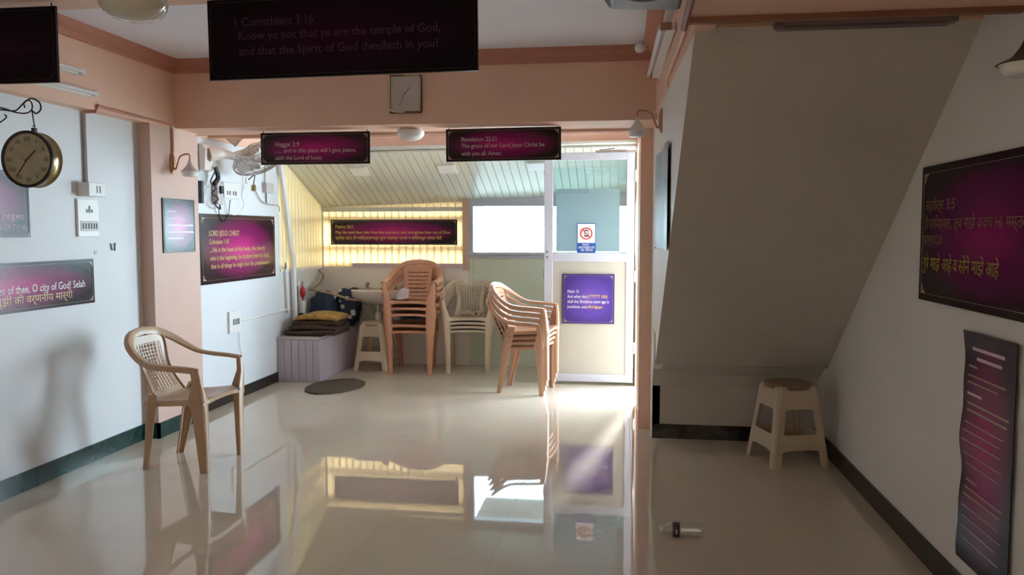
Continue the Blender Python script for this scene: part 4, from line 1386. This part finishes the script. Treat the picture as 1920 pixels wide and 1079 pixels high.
def sack(name, label, m, loc, size, rz, seed, taper=.25, cat='bag'):
    random.seed(seed)
    bm = bm_new()
    bmesh.ops.create_icosphere(bm, subdivisions=4, radius=1)
    ph = [random.uniform(0, 6) for _ in range(6)]
    for v in bm.verts:
        p = v.co.copy()
        q = Vector([math.copysign(abs(c) ** .55, c) for c in p])
        k = 1 - taper * (q.z * .5 + .5)
        fold = .05 * math.sin(6 * p.x + ph[0] + 3 * p.z) + .04 * math.sin(9 * p.z + ph[1] + 2 * p.y) + .03 * math.sin(13 * p.x * p.z + ph[2])
        q = Vector((q.x * k, q.y * k, q.z)) * (1 + fold)
        v.co = Vector((q.x * size[0] / 2, q.y * size[1] / 2, (max(q.z, -1) + 1) * size[2] / 2))
    o = obj(name, bm, m, None, True, loc=loc, rot=(0, 0, rz))
    return tag(o, label, cat)
def mat_patterned():
    m = mat('blue_patterned_cloth', (.02, .03, .06), .7)
    nt = m.node_tree
    b = nt.nodes['Principled BSDF']
    tc = nt.nodes.new('ShaderNodeTexCoord')
    n = nt.nodes.new('ShaderNodeTexVoronoi')
    n.inputs['Scale'].default_value = 13
    nt.links.new(tc.outputs['Object'], n.inputs['Vector'])
    r = nt.nodes.new('ShaderNodeValToRGB')
    e = r.color_ramp.elements
    e[0].position, e[0].color = .26, (.50, .48, .42, 1)
    e[1].position, e[1].color = .30, (.018, .028, .06, 1)
    r.color_ramp.interpolation = 'CONSTANT'
    nt.links.new(n.outputs['Distance'], r.inputs['Fac'])
    nt.links.new(r.outputs['Color'], b.inputs['Base Color'])
    return m
sack('cloth_bag', 'plain dark blue cloth sack slumped behind the folded mats', mat('blue_cloth', (.022, .045, .085), .75, noise=.3, nscale=12), (-3.045, 7.86, .42), (.27, .34, .36), 0, 2)
sack('patterned_bag', 'dark blue bag with pale printed patches beside the washbasin', mat_patterned(), (-2.845, 8.03, .42), (.25, .24, .40), 0, 7, .08)

t = thing('washbasin', 'white ceramic washbasin on the back wall behind the brown chair stack', 'basin', (-2.50, YB - .05, .0), 0)
M_CER = mat('ceramic', (.72, .66, .60), .12)
def dshape(k, d, z, n=20):
    pts = [Vector((-.30 * k, 0, z))]
    for i in range(n + 1):
        a = PI * i / n
        c, s = math.cos(a), math.sin(a)
        pts.append(Vector((-.30 * k * math.copysign(abs(c) ** .55, c), -d * abs(s) ** .55, z)))
    pts.append(Vector((.30 * k, 0, z)))
    return pts
bm = bm_new()
rings = [[bm.verts.new(p) for p in dshape(k, d, z)] for k, d, z in ((.30, .16, .640), (.62, .30, .665), (.86, .38, .705), (.98, .41, .735), (1, .42, .80), (.985, .412, .806), (.88, .375, .804))]
inner = []
for k, z in ((.84, .796), (.70, .725), (.35, .690)):
    inner.append([bm.verts.new(Vector((p.x * k / .88 * .95, -.10 + (p.y + .10) * k / .9, z)) if p.y < -.0 else Vector((p.x * k / .88 * .95, -.10, z))) for p in dshape(.88, .375, z)])
rings += inner
for a, b in zip(rings[:-1], rings[1:]):
    for i in range(len(a) - 1):
        bm.faces.new((a[i], a[i + 1], b[i + 1], b[i]))
    bm.faces.new((a[-1], a[0], b[0], b[-1]))
bm.faces.new(rings[0]); bm.faces.new(rings[-1][::-1])
obj('bowl', bm, M_CER, t, True)
for x in (-.17, .13):
    bm = bm_new(); lathe(bm, [(.022, .80), (.022, .81), (.012, .815), (.012, .84), (.02, .845), (.02, .865), (.006, .87)], 16, Matrix.Translation((x, -.06, 0)), True)
    tube(bm, [(x, -.06, .83), (x, -.12, .838), (x, -.13, .82)], .008, 8, 3); obj('tap', bm, mat('dull_chrome', (.45, .43, .40), .25, 1.0), t, True)
bm = bm_new(); tube(bm, [(-.02, -.17, .65), (-.02, -.17, .54)], .02, 12); lathe(bm, [(.034, .45), (.036, .46), (.036, .56), (.03, .565), (0.02, .57)], 18, Matrix.Translation((-.02, -.17, 0))); tube(bm, [(-.02, -.17, .53), (-.02, -.08, .53), (-.02, .0, .53)], .016, 10); obj('waste_trap', bm, M_WPLAST, t, True)
bm = bm_new(); tube(bm, [(-.17, -.06, .79), (-.16, -.04, .70), (-.13, -.03, .60), (-.10, -.02, .52)], .007, 8, 4); obj('supply_pipe', bm, M_STEEL, t, True)

cable('drain_hose', 'brown flexible hose sagging from the corner to the washbasin', [(XL + .03, 8.05, 1.00), (XL + .06, 8.10, .93), (XL + .05, 7.98, .85), (XL + .03, 7.80, .815), (XL + .10, 7.78, .805), (XL + .30, 7.74, .77), (XL + .47, 7.72, .725), (XL + .56, 7.84, .70)], .011, mat('hose_brown', (.36, .25, .16), .5), 5, 'hose')
cable('hose_loop', 'thin wire hanging from a nail in the lean-to corner', [(XL + .02, 8.12, 1.0), (XL + .02, 8.05, .93), (XL + .02, 7.92, .86), (XL + .02, 7.80, .82)], .004, mat('beige_lead', (.42, .38, .32), .5), 5, 'wire')
cable('drain_pipe', 'white pipe running down the edge of the lean-to planks to the bench', [(XL + .035, 7.12, 2.06), (XL + .035, 7.22, 1.70), (XL + .035, 7.33, 1.25), (XL + .035, 7.38, 1.10), (XL + .035, 7.40, .42)], .028, M_WPLAST, 4, 'pipe')
t = thing('water_pipe', 'thin white water pipe with a dark tap beside the large drain pipe', 'pipe', (XL + .02, 7.20, .62), 0)
bm = bm_new(); tube(bm, [(0, .07, .0), (0, .05, .25), (0, .03, .44)], .012, 8, 3); obj('pipe', bm, M_WPLAST, t, True)
bm = bm_new(); tube(bm, [(0, .03, .44), (.02, 0, .455), (.03, -.03, .46)], .010, 8); tube(bm, [(.03, -.03, .43), (.03, -.03, .49)], .008, 8); obj('tap', bm, mat('dark_steel', (.2, .2, .2), .3, 1.0), t, True)
t = thing('brush_holder', 'white toothbrush holder with rail on the back left wall', 'holder', (XL, 7.56, .60), 0)
bm = bm_new(); lathe(bm, [(.030, 0), (.036, .12), (.034, .12), (.028, .005)], 18, Matrix.Translation((.045, 0, .0)), True); obj('cup', bm, M_WPLAST, t, True)
bm = bm_new(); tube(bm, [(.01, -.06, .28), (.01, -.05, -.02)], .005, 6); tube(bm, [(.012, .10, .30), (.012, .10, .0)], .010, 8); box(bm, 0, .012, -.08, .09, -.03, -.012); obj('rail', bm, M_STEEL, t, True)
t = thing('red_brush', 'red handled brush standing in the white holder on the back left wall', 'brush', (XL + .05, 7.56, .66), 0)
bm = bm_new(); tube(bm, [(0, 0, -.04), (.0, .0, .05), (.002, -.01, .12)], .006, 8, 3); obj('stem', bm, mat('red_plastic', (.55, .03, .05), .4), t, True)
bm = bm_new(); lathe(bm, [(.004, .08), (.022, .10), (.03, .14), (.024, .18), (.008, .20)], 14); obj('head', bm, mat('red_plastic', (.55, .03, .05), .4), t, True)
tt = thing('toothbrush', 'dark handled toothbrush hanging above the holder on the back left wall', 'brush', (XL + .02, 7.50, .80), 0)
bm = bm_new(); tube(bm, [(0, 0, -.10), (0, 0, .08)], .006, 6); obj('handle', bm, M_WIRE, tt, True)
bm = bm_new(); box(bm, -.004, .012, -.006, .006, .07, .12); obj('bristles', bm, M_WPLAST, tt)

# strips lying on the ledge of the half wall
for lab, xa, xb, z in (('lilac plastic strip lying on the ledge below the psalms board, left piece', -2.85, -2.28, 1.035), ('lilac plastic strip lying on the ledge beside the window, right piece', -2.02, -1.63, 1.035)):
    bm = bm_new(); box(bm, -(xb - xa) / 2, (xb - xa) / 2, -.03, .03, 0, .030); box(bm, -(xb - xa) / 2, (xb - xa) / 2, -.034, -.03, -.012, .034)
    tag(obj('plastic_strip', bm, mat('pale_lilac_strip', (.62, .50, .52), .4), None, loc=((xa + xb) / 2, YB - .035, z), bevel=.002), lab, 'strip', 'strips on the ledge')

# doormat, bottle
t_ = bm_new()
N = 64
top, bot = [], []
for k in range(N):
    a = 2 * PI * k / N
    c, s = math.cos(a), math.sin(a)
    lug = math.exp(-((((a - PI / 2 + PI) % (2 * PI)) - PI) / .10) ** 2) + math.exp(-((((a + PI / 2 + PI) % (2 * PI)) - PI) / .16) ** 2)
    wob = 1 + .012 * math.sin(5 * a) + .008 * math.sin(9 * a + 1)
    x, y = .245 * c * wob, (.345 * abs(s) ** 1.05 * (1 if s > 0 else -1)) * wob + lug * .028 * (1 if s > 0 else -1)
    top.append(Vector((x, y, .014 + .003 * math.sin(3 * a)))); bot.append(Vector((x, y, 0)))
vt = [t_.verts.new(p) for p in top]; vb = [t_.verts.new(p) for p in bot]
v2 = [t_.verts.new(Vector((p.x * .93, p.y * .93, .020))) for p in top]
t_.faces.new(vb[::-1])
for k in range(N):
    j = (k + 1) % N
    t_.faces.new((vb[k], vb[j], vt[j], vt[k])); t_.faces.new((vt[k], vt[j], v2[j], v2[k]))
t_.faces.new(v2)
tag(obj('doormat', t_, mat('brown_mat_pile', (.105, .075, .05), .95, noise=.4, nscale=40, bump=.6, bscale=150), None, True, loc=(-2.565, 6.865, 0), rot=(0, 0, math.radians(-8))), 'brown oval doormat lying on the tiles in front of the lilac bench', 'mat')

t = thing('water_bottle', 'empty clear plastic water bottle lying on the floor at right', 'bottle', (.28, 3.665, .0335), 0)
MX = Matrix.Rotation(-PI / 2, 4, 'Y')      # z -> -x : cap to the left
M_PET = mat_pane('clear_bottle_plastic', (.93, .95, .96), .26)
prof = [(.002, -.095), (.026, -.095), (.032, -.088)]
for k in range(6):
    z = -.080 + k * .014
    prof += [(.0325, z), (.0300, z + .007)]
prof += [(.0325, .008), (.0325, .045), (.030, .058), (.020, .074), (.0125, .082), (.0125, .094)]
bm = bm_new(); lathe(bm, prof, 28, MX, False); obj('body', bm, M_PET, t, True)
bm = bm_new(); lathe(bm, [(.0128, .088), (.0150, .088), (.0150, .102), (.0128, .103), (0, .103)], 20, MX, False); obj('cap', bm, M_WPLAST, t, True)
bm = bm_new(); lathe(bm, [(.0329, .012), (.0331, .012), (.0331, .042), (.0329, .042)], 28, MX, False); obj('label_band', bm, mat('bottle_label', (.055, .03, .028), .35), t, True)
bm = bm_new(); box(bm, -.030, -.024, -.0345, -.0325, -.010, .010); obj('label_mark', bm, M_WHITETXT, t)
